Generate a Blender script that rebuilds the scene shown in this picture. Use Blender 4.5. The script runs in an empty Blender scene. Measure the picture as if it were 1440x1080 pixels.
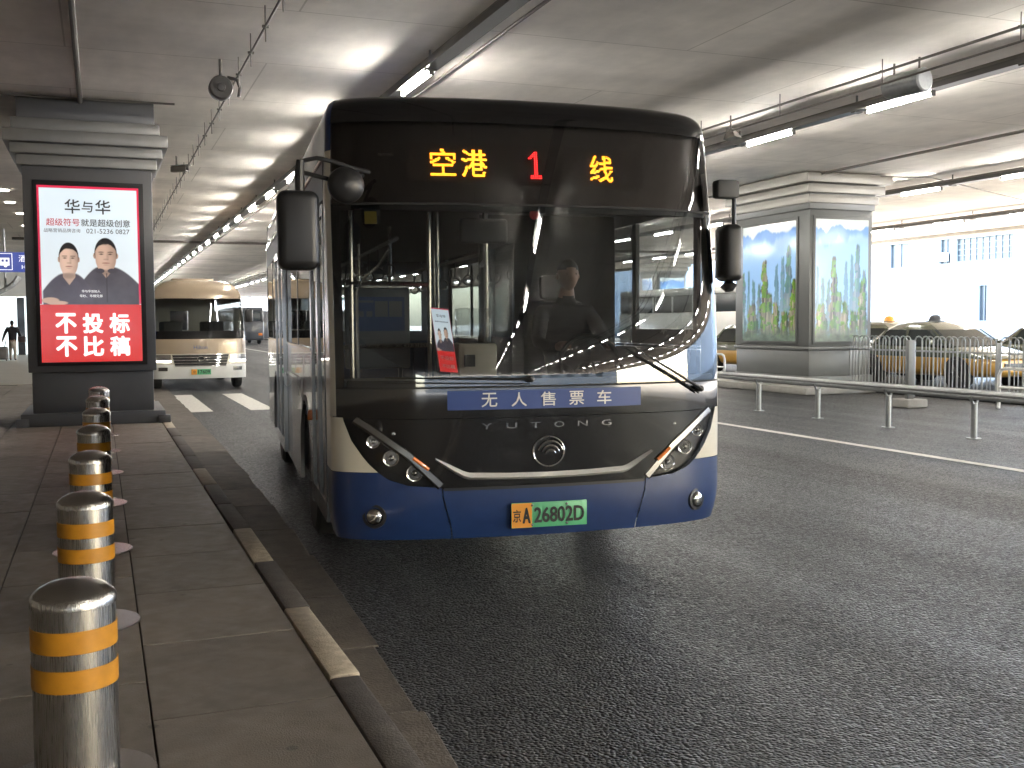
import bpy, bmesh, math, random
import numpy as np
from mathutils import Vector, Matrix
random.seed(7); np.random.seed(7)
sc = bpy.context.scene
COL = sc.collection
R = math.radians

# ------------------------------------------------------------------ camera, sky, sun, exposure
cam_d = bpy.data.cameras.new('camera'); cam = bpy.data.objects.new('camera', cam_d); COL.objects.link(cam)
cam_d.sensor_width = 36.0; cam_d.lens = 37.0; cam_d.clip_start = 0.05; cam_d.clip_end = 1500
right = Vector((0.93122, -0.36439, -0.00639)); up = Vector((0.02701, 0.05152, 0.99831)); fwd = Vector((0.36344, 0.92982, -0.05782))
m = Matrix((right, up, -fwd)).transposed().to_4x4(); m.translation = Vector((0, 0, 1.65))
cam.matrix_world = m
sc.camera = cam

SUN_FROM = Vector((0.72, -0.26, 0.62)).normalized()
world = bpy.data.worlds.new('World'); sc.world = world; world.use_nodes = True
wn = world.node_tree.nodes; wl = world.node_tree.links
sky = wn.new('ShaderNodeTexSky'); sky.sky_type = 'NISHITA'; sky.sun_disc = False
sky.sun_elevation = math.asin(SUN_FROM.z); sky.sun_rotation = math.atan2(SUN_FROM.x, SUN_FROM.y)
sky.air_density = 1.0; sky.dust_density = 2.0
wl.new(sky.outputs[0], wn['Background'].inputs[0]); wn['Background'].inputs[1].default_value = 0.08
sd = bpy.data.lights.new('sun', 'SUN'); sd.energy = 2.5; sd.angle = R(0.5); sd.color = (1.0, 0.95, 0.88)
sun = bpy.data.objects.new('sun', sd); COL.objects.link(sun)
sun.rotation_euler = (-SUN_FROM).to_track_quat('-Z', 'Y').to_euler(); sun.location = (60, 20, 45)
sc.view_settings.view_transform = 'Standard'; sc.view_settings.look = 'None'
sc.view_settings.gamma = 1.0; sc.view_settings.use_curve_mapping = False
sc.view_settings.exposure = 6.05
TUBE_E = 4.4       # lit lamp tubes
SIGN_E = 0.0110       # backlit posters
sc.render.engine = 'CYCLES'
sc.cycles.use_denoising = True
sc.cycles.max_bounces = 8; sc.cycles.diffuse_bounces = 4; sc.cycles.glossy_bounces = 4
sc.cycles.transparent_max_bounces = 16; sc.cycles.transmission_bounces = 6
sc.cycles.sample_clamp_indirect = 6.0
sc.cycles.caustics_reflective = False; sc.cycles.caustics_refractive = False

# ------------------------------------------------------------------ materials
def mat(name, col, rough=0.6, metal=0.0, var=0.0, vscale=3.0, bump=0.0, bscale=80.0, coat=0.0, rnd=0.0,
        spec=0.5, emit=None, es=0.0, aniso=None, stretch=None, rvar=0.0):
    mt = bpy.data.materials.new(name); mt.use_nodes = True
    nt = mt.node_tree; n = nt.nodes; l = nt.links; b = n['Principled BSDF']
    b.inputs['Roughness'].default_value = rough; b.inputs['Metallic'].default_value = metal
    b.inputs['Coat Weight'].default_value = coat; b.inputs['Coat Roughness'].default_value = 0.04
    b.inputs['Specular IOR Level'].default_value = spec
    c4 = (*col, 1)
    b.inputs['Base Color'].default_value = c4
    if emit:
        b.inputs['Emission Color'].default_value = (*emit, 1); b.inputs['Emission Strength'].default_value = es
    tc = n.new('ShaderNodeTexCoord'); src = tc.outputs['Object']
    if stretch:
        mp = n.new('ShaderNodeMapping'); mp.inputs['Scale'].default_value = stretch
        l.new(src, mp.inputs[0]); src = mp.outputs[0]
    if var or rnd:
        val = None
        if var:
            nz = n.new('ShaderNodeTexNoise'); nz.inputs['Scale'].default_value = vscale
            nz.inputs['Detail'].default_value = 7; nz.inputs['Roughness'].default_value = 0.62
            l.new(src, nz.inputs[0])
            mr = n.new('ShaderNodeMapRange'); mr.inputs[1].default_value = 0.28; mr.inputs[2].default_value = 0.72
            mr.inputs[3].default_value = 1 - var; mr.inputs[4].default_value = 1 + var
            l.new(nz.outputs[0], mr.inputs[0]); val = mr.outputs[0]
        if rnd:
            oi = n.new('ShaderNodeObjectInfo')
            m2 = n.new('ShaderNodeMapRange'); m2.inputs[3].default_value = 1 - rnd; m2.inputs[4].default_value = 1 + rnd
            l.new(oi.outputs['Random'], m2.inputs[0])
            if val is None: val = m2.outputs[0]
            else:
                mm = n.new('ShaderNodeMath'); mm.operation = 'MULTIPLY'
                l.new(val, mm.inputs[0]); l.new(m2.outputs[0], mm.inputs[1]); val = mm.outputs[0]
        vm = n.new('ShaderNodeVectorMath'); vm.operation = 'SCALE'; vm.inputs[0].default_value = col
        l.new(val, vm.inputs['Scale']); l.new(vm.outputs[0], b.inputs['Base Color'])
    if rvar:
        nz = n.new('ShaderNodeTexNoise'); nz.inputs['Scale'].default_value = vscale * 1.7; nz.inputs['Detail'].default_value = 6
        l.new(src, nz.inputs[0])
        mr = n.new('ShaderNodeMapRange'); mr.inputs[1].default_value = 0.3; mr.inputs[2].default_value = 0.7
        mr.inputs[3].default_value = max(0.02, rough - rvar); mr.inputs[4].default_value = min(1, rough + rvar)
        l.new(nz.outputs[0], mr.inputs[0]); l.new(mr.outputs[0], b.inputs['Roughness'])
    if bump:
        nb = n.new('ShaderNodeTexNoise'); nb.inputs['Scale'].default_value = bscale; nb.inputs['Detail'].default_value = 4
        l.new(src, nb.inputs[0])
        bp = n.new('ShaderNodeBump'); bp.inputs['Strength'].default_value = bump; bp.inputs['Distance'].default_value = 0.02
        l.new(nb.outputs[0], bp.inputs['Height']); l.new(bp.outputs[0], b.inputs['Normal'])
    return mt

def glass(name, tint, rough=0.0, ior=1.5):
    mt = bpy.data.materials.new(name); mt.use_nodes = True
    nt = mt.node_tree; n = nt.nodes; l = nt.links; n.remove(n['Principled BSDF'])
    tr = n.new('ShaderNodeBsdfTransparent'); tr.inputs[0].default_value = (*tint, 1)
    gl = n.new('ShaderNodeBsdfGlossy'); gl.inputs['Roughness'].default_value = rough
    fr = n.new('ShaderNodeFresnel')       # same reflectance from either side of the sheet
    ge = n.new('ShaderNodeNewGeometry'); mr = n.new('ShaderNodeMapRange'); mr.inputs[3].default_value = ior; mr.inputs[4].default_value = 1 / ior
    l.new(ge.outputs['Backfacing'], mr.inputs[0]); l.new(mr.outputs[0], fr.inputs[0])
    mx = n.new('ShaderNodeMixShader'); l.new(fr.outputs[0], mx.inputs[0]); l.new(tr.outputs[0], mx.inputs[1]); l.new(gl.outputs[0], mx.inputs[2])
    l.new(mx.outputs[0], n['Material Output'].inputs[0])
    return mt

def emis(name, col, s):
    mt = bpy.data.materials.new(name); mt.use_nodes = True
    nt = mt.node_tree; n = nt.nodes; n.remove(n['Principled BSDF'])
    e = n.new('ShaderNodeEmission'); e.inputs[0].default_value = (*col, 1); e.inputs[1].default_value = s
    nt.links.new(e.outputs[0], n['Material Output'].inputs[0]); return mt

def print_mat(name, s):       # backlit print, also the placard with its added glow: colours in a vertex attribute, glossy cover
    mt = bpy.data.materials.new(name); mt.use_nodes = True
    nt = mt.node_tree; n = nt.nodes; b = n['Principled BSDF']
    a = n.new('ShaderNodeAttribute'); a.attribute_name = 'Col'
    nt.links.new(a.outputs[0], b.inputs['Base Color']); nt.links.new(a.outputs[0], b.inputs['Emission Color'])
    b.inputs['Emission Strength'].default_value = s; b.inputs['Roughness'].default_value = 0.12
    return mt

def add_spots(mt, scale=9.0, size=0.035, dark=0.55):
    """small round gum marks and a broad grubby film over an existing base colour"""
    nt = mt.node_tree; n = nt.nodes; l = nt.links; b = n['Principled BSDF']; lk = b.inputs['Base Color'].links[0]; src = lk.from_socket
    ge = n.new('ShaderNodeNewGeometry')
    v = n.new('ShaderNodeTexVoronoi'); v.inputs['Scale'].default_value = scale; l.new(ge.outputs['Position'], v.inputs[0])
    nz = n.new('ShaderNodeTexNoise'); nz.inputs['Scale'].default_value = 40; l.new(ge.outputs['Position'], nz.inputs[0])
    ad = n.new('ShaderNodeMath'); ad.operation = 'MULTIPLY_ADD'; l.new(nz.outputs[0], ad.inputs[0]); ad.inputs[1].default_value = 0.10; l.new(v.outputs['Distance'], ad.inputs[2])
    mr = n.new('ShaderNodeMapRange'); mr.inputs[1].default_value = size * scale * 0.8 + 0.05; mr.inputs[2].default_value = size * scale + 0.06; mr.inputs[3].default_value = dark; mr.inputs[4].default_value = 1.0
    l.new(ad.outputs[0], mr.inputs[0])
    sp = n.new('ShaderNodeSeparateColor'); l.new(v.outputs['Color'], sp.inputs[0])
    gt = n.new('ShaderNodeMath'); gt.operation = 'GREATER_THAN'; gt.inputs[1].default_value = 0.72; l.new(sp.outputs[0], gt.inputs[0])
    mx = n.new('ShaderNodeMapRange'); l.new(gt.outputs[0], mx.inputs[0]); mx.inputs[3].default_value = 1.0; l.new(mr.outputs[0], mx.inputs[4])
    n2 = n.new('ShaderNodeTexNoise'); n2.inputs['Scale'].default_value = 0.9; n2.inputs['Detail'].default_value = 8; n2.inputs['Roughness'].default_value = 0.65; l.new(ge.outputs['Position'], n2.inputs[0])
    m2 = n.new('ShaderNodeMapRange'); m2.inputs[1].default_value = 0.35; m2.inputs[2].default_value = 0.65; m2.inputs[3].default_value = 0.78; m2.inputs[4].default_value = 1.12; l.new(n2.outputs[0], m2.inputs[0])
    k = n.new('ShaderNodeMath'); k.operation = 'MULTIPLY'; l.new(mx.outputs[0], k.inputs[0]); l.new(m2.outputs[0], k.inputs[1])
    sc_ = n.new('ShaderNodeVectorMath'); sc_.operation = 'SCALE'; l.new(src, sc_.inputs[0]); l.new(k.outputs[0], sc_.inputs['Scale']); l.new(sc_.outputs[0], b.inputs['Base Color'])
def asphalt_mat():
    mt = bpy.data.materials.new('asphalt'); mt.use_nodes = True
    nt = mt.node_tree; n = nt.nodes; l = nt.links; b = n['Principled BSDF']
    tc = n.new('ShaderNodeTexCoord')
    def noise(s, d=5, r=0.6):
        z = n.new('ShaderNodeTexNoise'); z.inputs['Scale'].default_value = s; z.inputs['Detail'].default_value = d
        z.inputs['Roughness'].default_value = r; l.new(tc.outputs['Object'], z.inputs[0]); return z.outputs[0]
    def rng(x, a, bb, c, d):
        mr = n.new('ShaderNodeMapRange'); mr.inputs[1].default_value = a; mr.inputs[2].default_value = bb
        mr.inputs[3].default_value = c; mr.inputs[4].default_value = d; l.new(x, mr.inputs[0]); return mr.outputs[0]
    def mul(x, y):
        k = n.new('ShaderNodeMath'); k.operation = 'MULTIPLY'; l.new(x, k.inputs[0]); l.new(y, k.inputs[1]); return k.outputs[0]
    vor = n.new('ShaderNodeTexVoronoi'); vor.inputs['Scale'].default_value = 62; l.new(tc.outputs['Object'], vor.inputs[0])
    cells = n.new('ShaderNodeSeparateColor'); l.new(vor.outputs['Color'], cells.inputs[0])
    stone = rng(cells.outputs[0], 0.0, 1.0, 0.40, 1.9)
    big = rng(noise(0.35, 6), 0.35, 0.65, 0.75, 1.2)
    mid = rng(noise(6, 4), 0.35, 0.65, 0.88, 1.12)
    # wheel-track streaks along the lane
    mp = n.new('ShaderNodeMapping'); mp.inputs['Scale'].default_value = (1.6, 0.05, 1); l.new(tc.outputs['Object'], mp.inputs[0])
    st = n.new('ShaderNodeTexNoise'); st.inputs['Scale'].default_value = 1.0; st.inputs['Detail'].default_value = 4; l.new(mp.outputs[0], st.inputs[0])
    streak = rng(st.outputs[0], 0.35, 0.65, 0.85, 1.15)
    oil = rng(noise(1.3, 3, 0.5), 0.60, 0.72, 1.0, 0.62)
    v = mul(mul(mul(stone, big), oil), mul(mid, streak))
    vm = n.new('ShaderNodeVectorMath'); vm.operation = 'SCALE'; vm.inputs[0].default_value = (0.038, 0.0375, 0.037)
    l.new(v, vm.inputs['Scale']); l.new(vm.outputs[0], b.inputs['Base Color'])
    l.new(mul(rng(cells.outputs[1], 0, 1, 0.36, 0.70), streak), b.inputs['Roughness'])
    b.inputs['Specular IOR Level'].default_value = 0.36
    bp = n.new('ShaderNodeBump'); bp.inputs['Strength'].default_value = 1.0; bp.inputs['Distance'].default_value = 0.014
    hh = n.new('ShaderNodeMath'); hh.operation = 'SUBTRACT'; l.new(cells.outputs[2], hh.inputs[0]); l.new(vor.outputs['Distance'], hh.inputs[1])
    l.new(hh.outputs[0], bp.inputs['Height']); l.new(bp.outputs[0], b.inputs['Normal'])
    return mt

def ceiling_mat():
    mt = bpy.data.materials.new('ceiling_concrete'); mt.use_nodes = True
    nt = mt.node_tree; n = nt.nodes; l = nt.links; b = n['Principled BSDF']
    tc = n.new('ShaderNodeTexCoord')
    def noise(s, st=(1, 1, 1)):
        mp = n.new('ShaderNodeMapping'); mp.inputs['Scale'].default_value = st; l.new(tc.outputs['Object'], mp.inputs[0])
        z = n.new('ShaderNodeTexNoise'); z.inputs['Scale'].default_value = s; z.inputs['Detail'].default_value = 8; z.inputs['Roughness'].default_value = 0.6
        l.new(mp.outputs[0], z.inputs[0]); return z.outputs[0]
    def rng(x, a, bb, c, d):
        mr = n.new('ShaderNodeMapRange'); mr.inputs[1].default_value = a; mr.inputs[2].default_value = bb
        mr.inputs[3].default_value = c; mr.inputs[4].default_value = d; l.new(x, mr.inputs[0]); return mr.outputs[0]
    def mul(x, y):
        k = n.new('ShaderNodeMath'); k.operation = 'MULTIPLY'; l.new(x, k.inputs[0]); l.new(y, k.inputs[1]); return k.outputs[0]
    br = n.new('ShaderNodeTexBrick'); br.offset = 0.5
    mp = n.new('ShaderNodeMapping'); mp.inputs['Location'].default_value = (0.3, 0.4, 0); l.new(tc.outputs['Object'], mp.inputs[0]); l.new(mp.outputs[0], br.inputs[0])
    br.inputs['Color1'].default_value = (0.97, 0.97, 0.97, 1); br.inputs['Color2'].default_value = (1.03, 1.03, 1.03, 1); br.inputs['Mortar'].default_value = (0.70, 0.69, 0.67, 1)
    br.inputs['Scale'].default_value = 1.0; br.inputs['Mortar Size'].default_value = 0.012; br.inputs['Brick Width'].default_value = 4.8; br.inputs['Row Height'].default_value = 2.4
    br.inputs['Mortar Smooth'].default_value = 0.3
    v = mul(mul(rng(noise(0.5), 0.3, 0.7, 0.80, 1.10), rng(noise(3, (1, 0.3, 1)), 0.3, 0.7, 0.93, 1.07)), rng(noise(0.25, (0.3, 1.6, 1)), 0.35, 0.65, 0.9, 1.08))
    sx = n.new('ShaderNodeVectorMath'); sx.operation = 'SCALE'; l.new(br.outputs[0], sx.inputs[0]); l.new(v, sx.inputs['Scale'])
    mm = n.new('ShaderNodeVectorMath'); mm.operation = 'MULTIPLY'; l.new(sx.outputs[0], mm.inputs[0]); mm.inputs[1].default_value = (0.86, 0.815, 0.755)
    l.new(mm.outputs[0], b.inputs['Base Color']); b.inputs['Roughness'].default_value = 0.75
    return mt

M = {}
M['asphalt'] = asphalt_mat()
M['ceiling'] = ceiling_mat()
M['slab'] = mat('paving_stone', (0.21, 0.178, 0.148), 0.58, var=0.16, vscale=5, bump=0.25, bscale=140, rnd=0.10, rvar=0.12)
add_spots(M['slab'], 5.0, 0.022, 0.62)
M['slabbase'] = mat('paving_bed', (0.06, 0.052, 0.045), 0.9, var=0.2)
M['farpave'] = mat('far_paving', (0.30, 0.27, 0.23), 0.45, var=0.12, vscale=1.2)
M['kerbpale'] = mat('kerb_painted', (0.44, 0.375, 0.285), 0.7, var=0.28, vscale=14, bump=0.3, bscale=90, rnd=0.12)
M['kerbdark'] = mat('kerb_bare', (0.115, 0.100, 0.088), 0.75, var=0.28, vscale=9, bump=0.3, bscale=90, rnd=0.2)
M['gutter'] = mat('gutter_stone', (0.130, 0.108, 0.087), 0.75, var=0.32, vscale=6, bump=0.35, bscale=70, rnd=0.15)
M['whitepaint'] = mat('road_paint', (0.62, 0.60, 0.55), 0.6, var=0.22, vscale=16, bump=0.2, bscale=150)
M['pillar'] = mat('pillar_panel', (0.125, 0.125, 0.128), 0.42, metal=0.25, var=0.08, vscale=1.5)
M['cornice'] = mat('cornice_panel', (0.24, 0.235, 0.225), 0.4, metal=0.35, var=0.10, vscale=2)
M['rpillar'] = mat('grey_pillar_panel', (0.145, 0.15, 0.148), 0.42, metal=0.2, var=0.06, vscale=1.5)
M['rcornice'] = mat('pale_cornice_panel', (0.31, 0.295, 0.265), 0.42, metal=0.2, var=0.07, vscale=2)
M['dark'] = mat('dark_gap', (0.02, 0.02, 0.02), 0.8)
M['steel'] = mat('brushed_steel', (0.46, 0.44, 0.41), 0.27, metal=1.0, var=0.04, vscale=9, stretch=(40, 40, 0.5), rvar=0.05)
M['galv'] = mat('galvanised_steel', (0.34, 0.35, 0.35), 0.40, metal=0.5, var=0.1, vscale=20)
M['yellow'] = mat('yellow_band', (0.47, 0.205, 0.012), 0.42, var=0.14, vscale=18, rvar=0.12)
M['black'] = mat('black_plastic', (0.018, 0.018, 0.019), 0.38, var=0.1)
M['gloss'] = mat('gloss_black', (0.008, 0.008, 0.009), 0.10, coat=0.5, rvar=0.03, vscale=1.2)
M['blue'] = mat('blue_paint', (0.011, 0.033, 0.120), 0.30, coat=0.7, var=0.10, vscale=14)
M['cream'] = mat('cream_paint', (0.64, 0.60, 0.50), 0.28, coat=0.5, var=0.05, vscale=3)
M['silver'] = mat('silver_paint', (0.36, 0.37, 0.38), 0.24, metal=0.55, coat=0.6, var=0.06, vscale=2, rvar=0.05)
M['chrome'] = mat('chrome', (0.62, 0.61, 0.59), 0.10, metal=1.0)
M['dullchrome'] = mat('dull_chrome', (0.17, 0.17, 0.17), 0.27, metal=1.0)
M['rubber'] = mat('rubber', (0.017, 0.017, 0.017), 0.8, var=0.2, vscale=20)
M['interior'] = mat('interior_trim', (0.055, 0.055, 0.058), 0.6, var=0.1)
M['interior_light'] = mat('interior_ceiling', (0.10, 0.10, 0.10), 0.6)
M['seat'] = mat('seat_plastic', (0.03, 0.06, 0.15), 0.45)
M['ws'] = glass('windscreen_glass', (0.45, 0.475, 0.48), ior=1.75)
M['dest'] = glass('smoked_glass', (0.55, 0.52, 0.50), ior=1.7)
M['side'] = glass('side_glass', (0.42, 0.44, 0.44))
M['clearside'] = glass('clear_side_glass', (0.86, 0.88, 0.88))
M['lens'] = glass('lamp_lens', (0.80, 0.80, 0.80))
M['led_amber'] = emis('led_amber', (1.0, 0.33, 0.02), 0.15)
M['led_red'] = emis('led_red', (1.0, 0.02, 0.02), 0.16)
M['tube'] = emis('tube_lit', (1.0, 0.96, 0.88), TUBE_E)
M['down'] = emis('downlight_lit', (1.0, 0.95, 0.85), 0.4)
M['drl'] = emis('headlight_lit', (1.0, 0.97, 0.9), 0.3)
M['green'] = mat('plate_green', (0.10, 0.42, 0.20), 0.4, var=0.06)
M['plateyellow'] = mat('plate_yellow', (0.72, 0.30, 0.03), 0.4, var=0.06)
M['ink'] = mat('black_ink', (0.012, 0.013, 0.013), 0.5)
M['white'] = mat('white_print', (0.72, 0.72, 0.72), 0.5)
M['whitelit'] = mat('white_print_lit', (0.8, 0.8, 0.8), 0.3, emit=(1, 0.97, 0.95), es=SIGN_E * 1.55)
M['inklit'] = mat('dark_print_lit', (0.03, 0.03, 0.035), 0.3)
M['redprint'] = mat('red_print_lit', (0.35, 0.015, 0.03), 0.3, emit=(0.45, 0.01, 0.03), es=SIGN_E)
M['poster'] = print_mat('poster_print', SIGN_E)
M['karst'] = print_mat('landscape_print', SIGN_E * 0.50)
M['paper'] = print_mat('paper_print_glow', 0.02)  # placard has no lamp behind it; the glow is put into its colour
M['banner'] = mat('blue_banner', (0.03, 0.065, 0.24), 0.45)
M['amber'] = mat('amber_lens', (0.75, 0.20, 0.03), 0.25, coat=0.5)
M['gold'] = mat('champagne_paint', (0.40, 0.315, 0.225), 0.26, metal=0.25, coat=0.6, var=0.05)
M['whitecar'] = mat('white_paint', (0.72, 0.72, 0.70), 0.28, coat=0.5, var=0.04)
M['taxiyellow'] = mat('taxi_yellow', (0.55, 0.30, 0.05), 0.28, coat=0.6)
M['taxidark'] = mat('taxi_olive', (0.075, 0.08, 0.05), 0.25, coat=0.6)
M['carglass'] = mat('car_glass', (0.02, 0.025, 0.025), 0.05, spec=0.6)
M['wallwhite'] = mat('white_render', (0.66, 0.67, 0.68), 0.75, var=0.05, vscale=0.6)
M['winglass'] = mat('window_pane', (0.03, 0.038, 0.042), 0.25, var=0.15, vscale=1)
M['frame'] = mat('window_frame', (0.16, 0.17, 0.175), 0.5)
M['concrete'] = mat('concrete', (0.30, 0.29, 0.27), 0.85, var=0.18, vscale=2)
M['palecon'] = mat('pale_concrete', (0.085, 0.076, 0.064), 0.8, var=0.12, vscale=0.8)
M['signblue'] = mat('sign_blue', (0.02, 0.03, 0.12), 0.35, emit=(0.05, 0.07, 0.25), es=0.02)
M['skin'] = mat('skin', (0.36, 0.21, 0.15), 0.5)
M['hair'] = mat('hair', (0.01, 0.009, 0.008), 0.5)
M['cloth_dark'] = mat('dark_cloth', (0.02, 0.02, 0.024), 0.85, var=0.2, vscale=12)
M['cloth_pale'] = mat('pale_cloth', (0.42, 0.37, 0.31), 0.85, var=0.15, vscale=12)
M['luggage'] = mat('luggage', (0.15, 0.14, 0.13), 0.5)
M['conduit'] = mat('conduit', (0.17, 0.155, 0.14), 0.5, metal=0.4)
M['trunk'] = mat('trunking', (0.09, 0.085, 0.08), 0.4, metal=0.5)
M['foggray'] = mat('dark_grey_paint', (0.05, 0.055, 0.065), 0.3, coat=0.5)
M['teal'] = mat('teal_paint', (0.03, 0.32, 0.50), 0.3, coat=0.5)
M['beige'] = mat('beige_plastic', (0.50, 0.45, 0.36), 0.45, var=0.05)
M['mapboard'] = mat('map_board', (0.13, 0.145, 0.16), 0.35)
M['mapblue'] = mat('map_blue', (0.03, 0.07, 0.20), 0.4)
M['mirror'] = mat('mirror_glass', (0.7, 0.7, 0.7), 0.03, metal=1.0)
M['reddisc'] = mat('red_sticker', (0.5, 0.03, 0.03), 0.4)
M['stickeryellow'] = mat('yellow_sticker', (0.45, 0.33, 0.08), 0.5)

# ------------------------------------------------------------------ mesh helpers
def new_obj(name, me, parent=None):
    o = bpy.data.objects.new(name, me); COL.objects.link(o)
    if parent: o.parent = parent
    return o
def tag(o, label=None, cat=None, group=None, kind=None):
    if label: o['label'] = label
    if cat: o['category'] = cat
    if group: o['group'] = group
    if kind: o['kind'] = kind
    return o
def empty(name, loc=(0, 0, 0), rz=0.0, label=None, cat=None, group=None):
    o = bpy.data.objects.new(name, None); COL.objects.link(o); o.location = loc; o.rotation_euler = (0, 0, rz)
    o.empty_display_size = 0.2
    return tag(o, label, cat, group)
def copy_tree(o, parent=None):
    c = o.copy(); COL.objects.link(c); c.parent = parent
    for ch in list(o.children): copy_tree(ch, c)
    return c

class MB:
    def __init__(s): s.v = []; s.f = []
    def add(s, vs, fs):
        k = len(s.v); s.v += [tuple(x) for x in vs]; s.f += [tuple(i + k for i in f) for f in fs]; return s
    def box(s, x0, x1, y0, y1, z0, z1):
        return s.add([(x0, y0, z0), (x1, y0, z0), (x1, y1, z0), (x0, y1, z0), (x0, y0, z1), (x1, y0, z1), (x1, y1, z1), (x0, y1, z1)],
                     [(0, 3, 2, 1), (4, 5, 6, 7), (0, 1, 5, 4), (1, 2, 6, 5), (2, 3, 7, 6), (3, 0, 4, 7)])
    def hexa(s, b, t):
        return s.add(list(b) + list(t), [(0, 3, 2, 1), (4, 5, 6, 7), (0, 1, 5, 4), (1, 2, 6, 5), (2, 3, 7, 6), (3, 0, 4, 7)])
    def tube(s, pts, r, n=8, closed=False, caps=True):
        pts = [Vector(p) for p in pts]; N = len(pts); rr = r if isinstance(r, (list, tuple)) else [r] * N
        rings = []; ref = None
        for i, p in enumerate(pts):
            a = pts[i - 1] if (i > 0 or closed) else p; b = pts[(i + 1) % N] if (i < N - 1 or closed) else p
            d = (b - a).normalized()
            if ref is None:
                ref = Vector((0, 0, 1)) if abs(d.z) < 0.9 else Vector((1, 0, 0))
            x = d.cross(ref)
            if x.length < 1e-4: x = d.orthogonal()
            x.normalize(); y = x.cross(d).normalized(); ref = y
            rings.append([p + (x * math.cos(2 * math.pi * k / n) + y * math.sin(2 * math.pi * k / n)) * rr[i] for k in range(n)])
        vs = [q for ring in rings for q in ring]; fs = []
        for i in range(N if closed else N - 1):
            j = (i + 1) % N
            for k in range(n): fs.append((i * n + k, i * n + (k + 1) % n, j * n + (k + 1) % n, j * n + k))
        if caps and not closed: fs += [tuple(range(n))[::-1], tuple(range((N - 1) * n, N * n))]
        return s.add(vs, fs)
    def lathe(s, prof, n=24, o=(0, 0, 0), axis='z'):
        vs = []; fs = []
        for (r, h) in prof:
            for k in range(n):
                a = 2 * math.pi * k / n; c, d = r * math.cos(a), r * math.sin(a)
                p = {'z': (c, d, h), 'y': (c, h, d), 'x': (h, c, d)}[axis]
                vs.append((p[0] + o[0], p[1] + o[1], p[2] + o[2]))
        for i in range(len(prof) - 1):
            for k in range(n): fs.append((i * n + k, i * n + (k + 1) % n, (i + 1) * n + (k + 1) % n, (i + 1) * n + k))
        fs.append(tuple(range(n))[::-1]); fs.append(tuple(range((len(prof) - 1) * n, len(prof) * n)))
        return s.add(vs, fs)
    def prism(s, poly, f0, f1):          # poly of 2-D points, f0/f1 map a 2-D point to the two ends
        n = len(poly); vs = [f0(*p) for p in poly] + [f1(*p) for p in poly]
        return s.add(vs, [tuple(range(n)), tuple(range(n, 2 * n))[::-1]] + [(i, i + n, (i + 1) % n + n, (i + 1) % n) for i in range(n)])
    def grid(s, rows):
        k = len(rows[0]); vs = [p for r in rows for p in r]
        return s.add(vs, [(i * k + j, i * k + j + 1, (i + 1) * k + j + 1, (i + 1) * k + j) for i in range(len(rows) - 1) for j in range(k - 1)])
    def build(s, name, mt, parent=None, bevel=0.0, seg=2, smooth=True, angle=0.6):
        me = bpy.data.meshes.new(name); me.from_pydata(s.v, [], s.f); me.update()
        bm = bmesh.new(); bm.from_mesh(me)
        bmesh.ops.recalc_face_normals(bm, faces=bm.faces)
        if bevel:
            es = [e for e in bm.edges if len(e.link_faces) == 2 and e.calc_face_angle(0) > 0.5]
            bmesh.ops.bevel(bm, geom=es, offset=bevel, segments=seg, affect='EDGES', profile=0.5, clamp_overlap=True)
        bm.to_mesh(me); bm.free()
        if smooth:
            me.shade_smooth(); me.set_sharp_from_angle(angle=angle)
        me.materials.append(M[mt] if isinstance(mt, str) else mt)
        return new_obj(name, me, parent)

def B(name, mt, parent, x0, x1, y0, y1, z0, z1, bevel=0.0):
    return MB().box(x0, x1, y0, y1, z0, z1).build(name, mt, parent, bevel=bevel, smooth=bevel > 0)

_tc = bpy.data.curves.new('lettering', 'FONT'); _to = bpy.data.objects.new('lettering_source', _tc); COL.objects.link(_to)
_tc.align_x = 'CENTER'; _tc.align_y = 'CENTER'
def text_geo(body, bold=0.0, space=1.0):
    """triangles of a text, size 1, centred on its own bounding box"""
    _tc.body = body; _tc.offset = 0.0; _tc.space_character = space; _tc.resolution_u = 3
    dg = bpy.context.evaluated_depsgraph_get(); dg.update()
    me = _to.evaluated_get(dg).to_mesh()
    vs = [Vector(v.co) for v in me.vertices]; me.calc_loop_triangles(); fs = [tuple(t.vertices) for t in me.loop_triangles]
    _to.evaluated_get(dg).to_mesh_clear()
    x0, x1 = min(v.x for v in vs), max(v.x for v in vs); y0, y1 = min(v.y for v in vs), max(v.y for v in vs)
    cx, cy = (x0 + x1) / 2, (y0 + y1) / 2
    return [(v.x - cx, v.y - cy) for v in vs], fs, x1 - x0, y1 - y0
def lettering(name, body, mt, parent, fmap, height=None, width=None, bold=0.0, space=1.0):
    """fmap(x, z) gives the 3-D place of a point of the lettering"""
    vs, fs, w, h = text_geo(body, bold, space)
    sy = (height / h) if height else (width / w); sx = (width / w) if width else sy
    b = MB(); em = bold * max(sx, sy)          # heavier type: the strokes are laid several times, slightly apart
    st = [(0, 0)] if not bold else [(0, 0)] + [(em * math.cos(k * math.pi / 4), em * math.sin(k * math.pi / 4)) for k in range(8)]
    nudge = Vector(fmap(1e-3, 0)) - Vector(fmap(0, 0)); nv = nudge.cross(Vector(fmap(0, 1e-3)) - Vector(fmap(0, 0))).normalized()
    for q, (ox, oy) in enumerate(st):
        b.add([Vector(fmap(x * sx + ox, y * sy + oy)) + nv * (0.00025 * q) for x, y in vs], fs)
    me = bpy.data.meshes.new(name); me.from_pydata(b.v, [], b.f); me.materials.append(M[mt]); return new_obj(name, me, parent)

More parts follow.
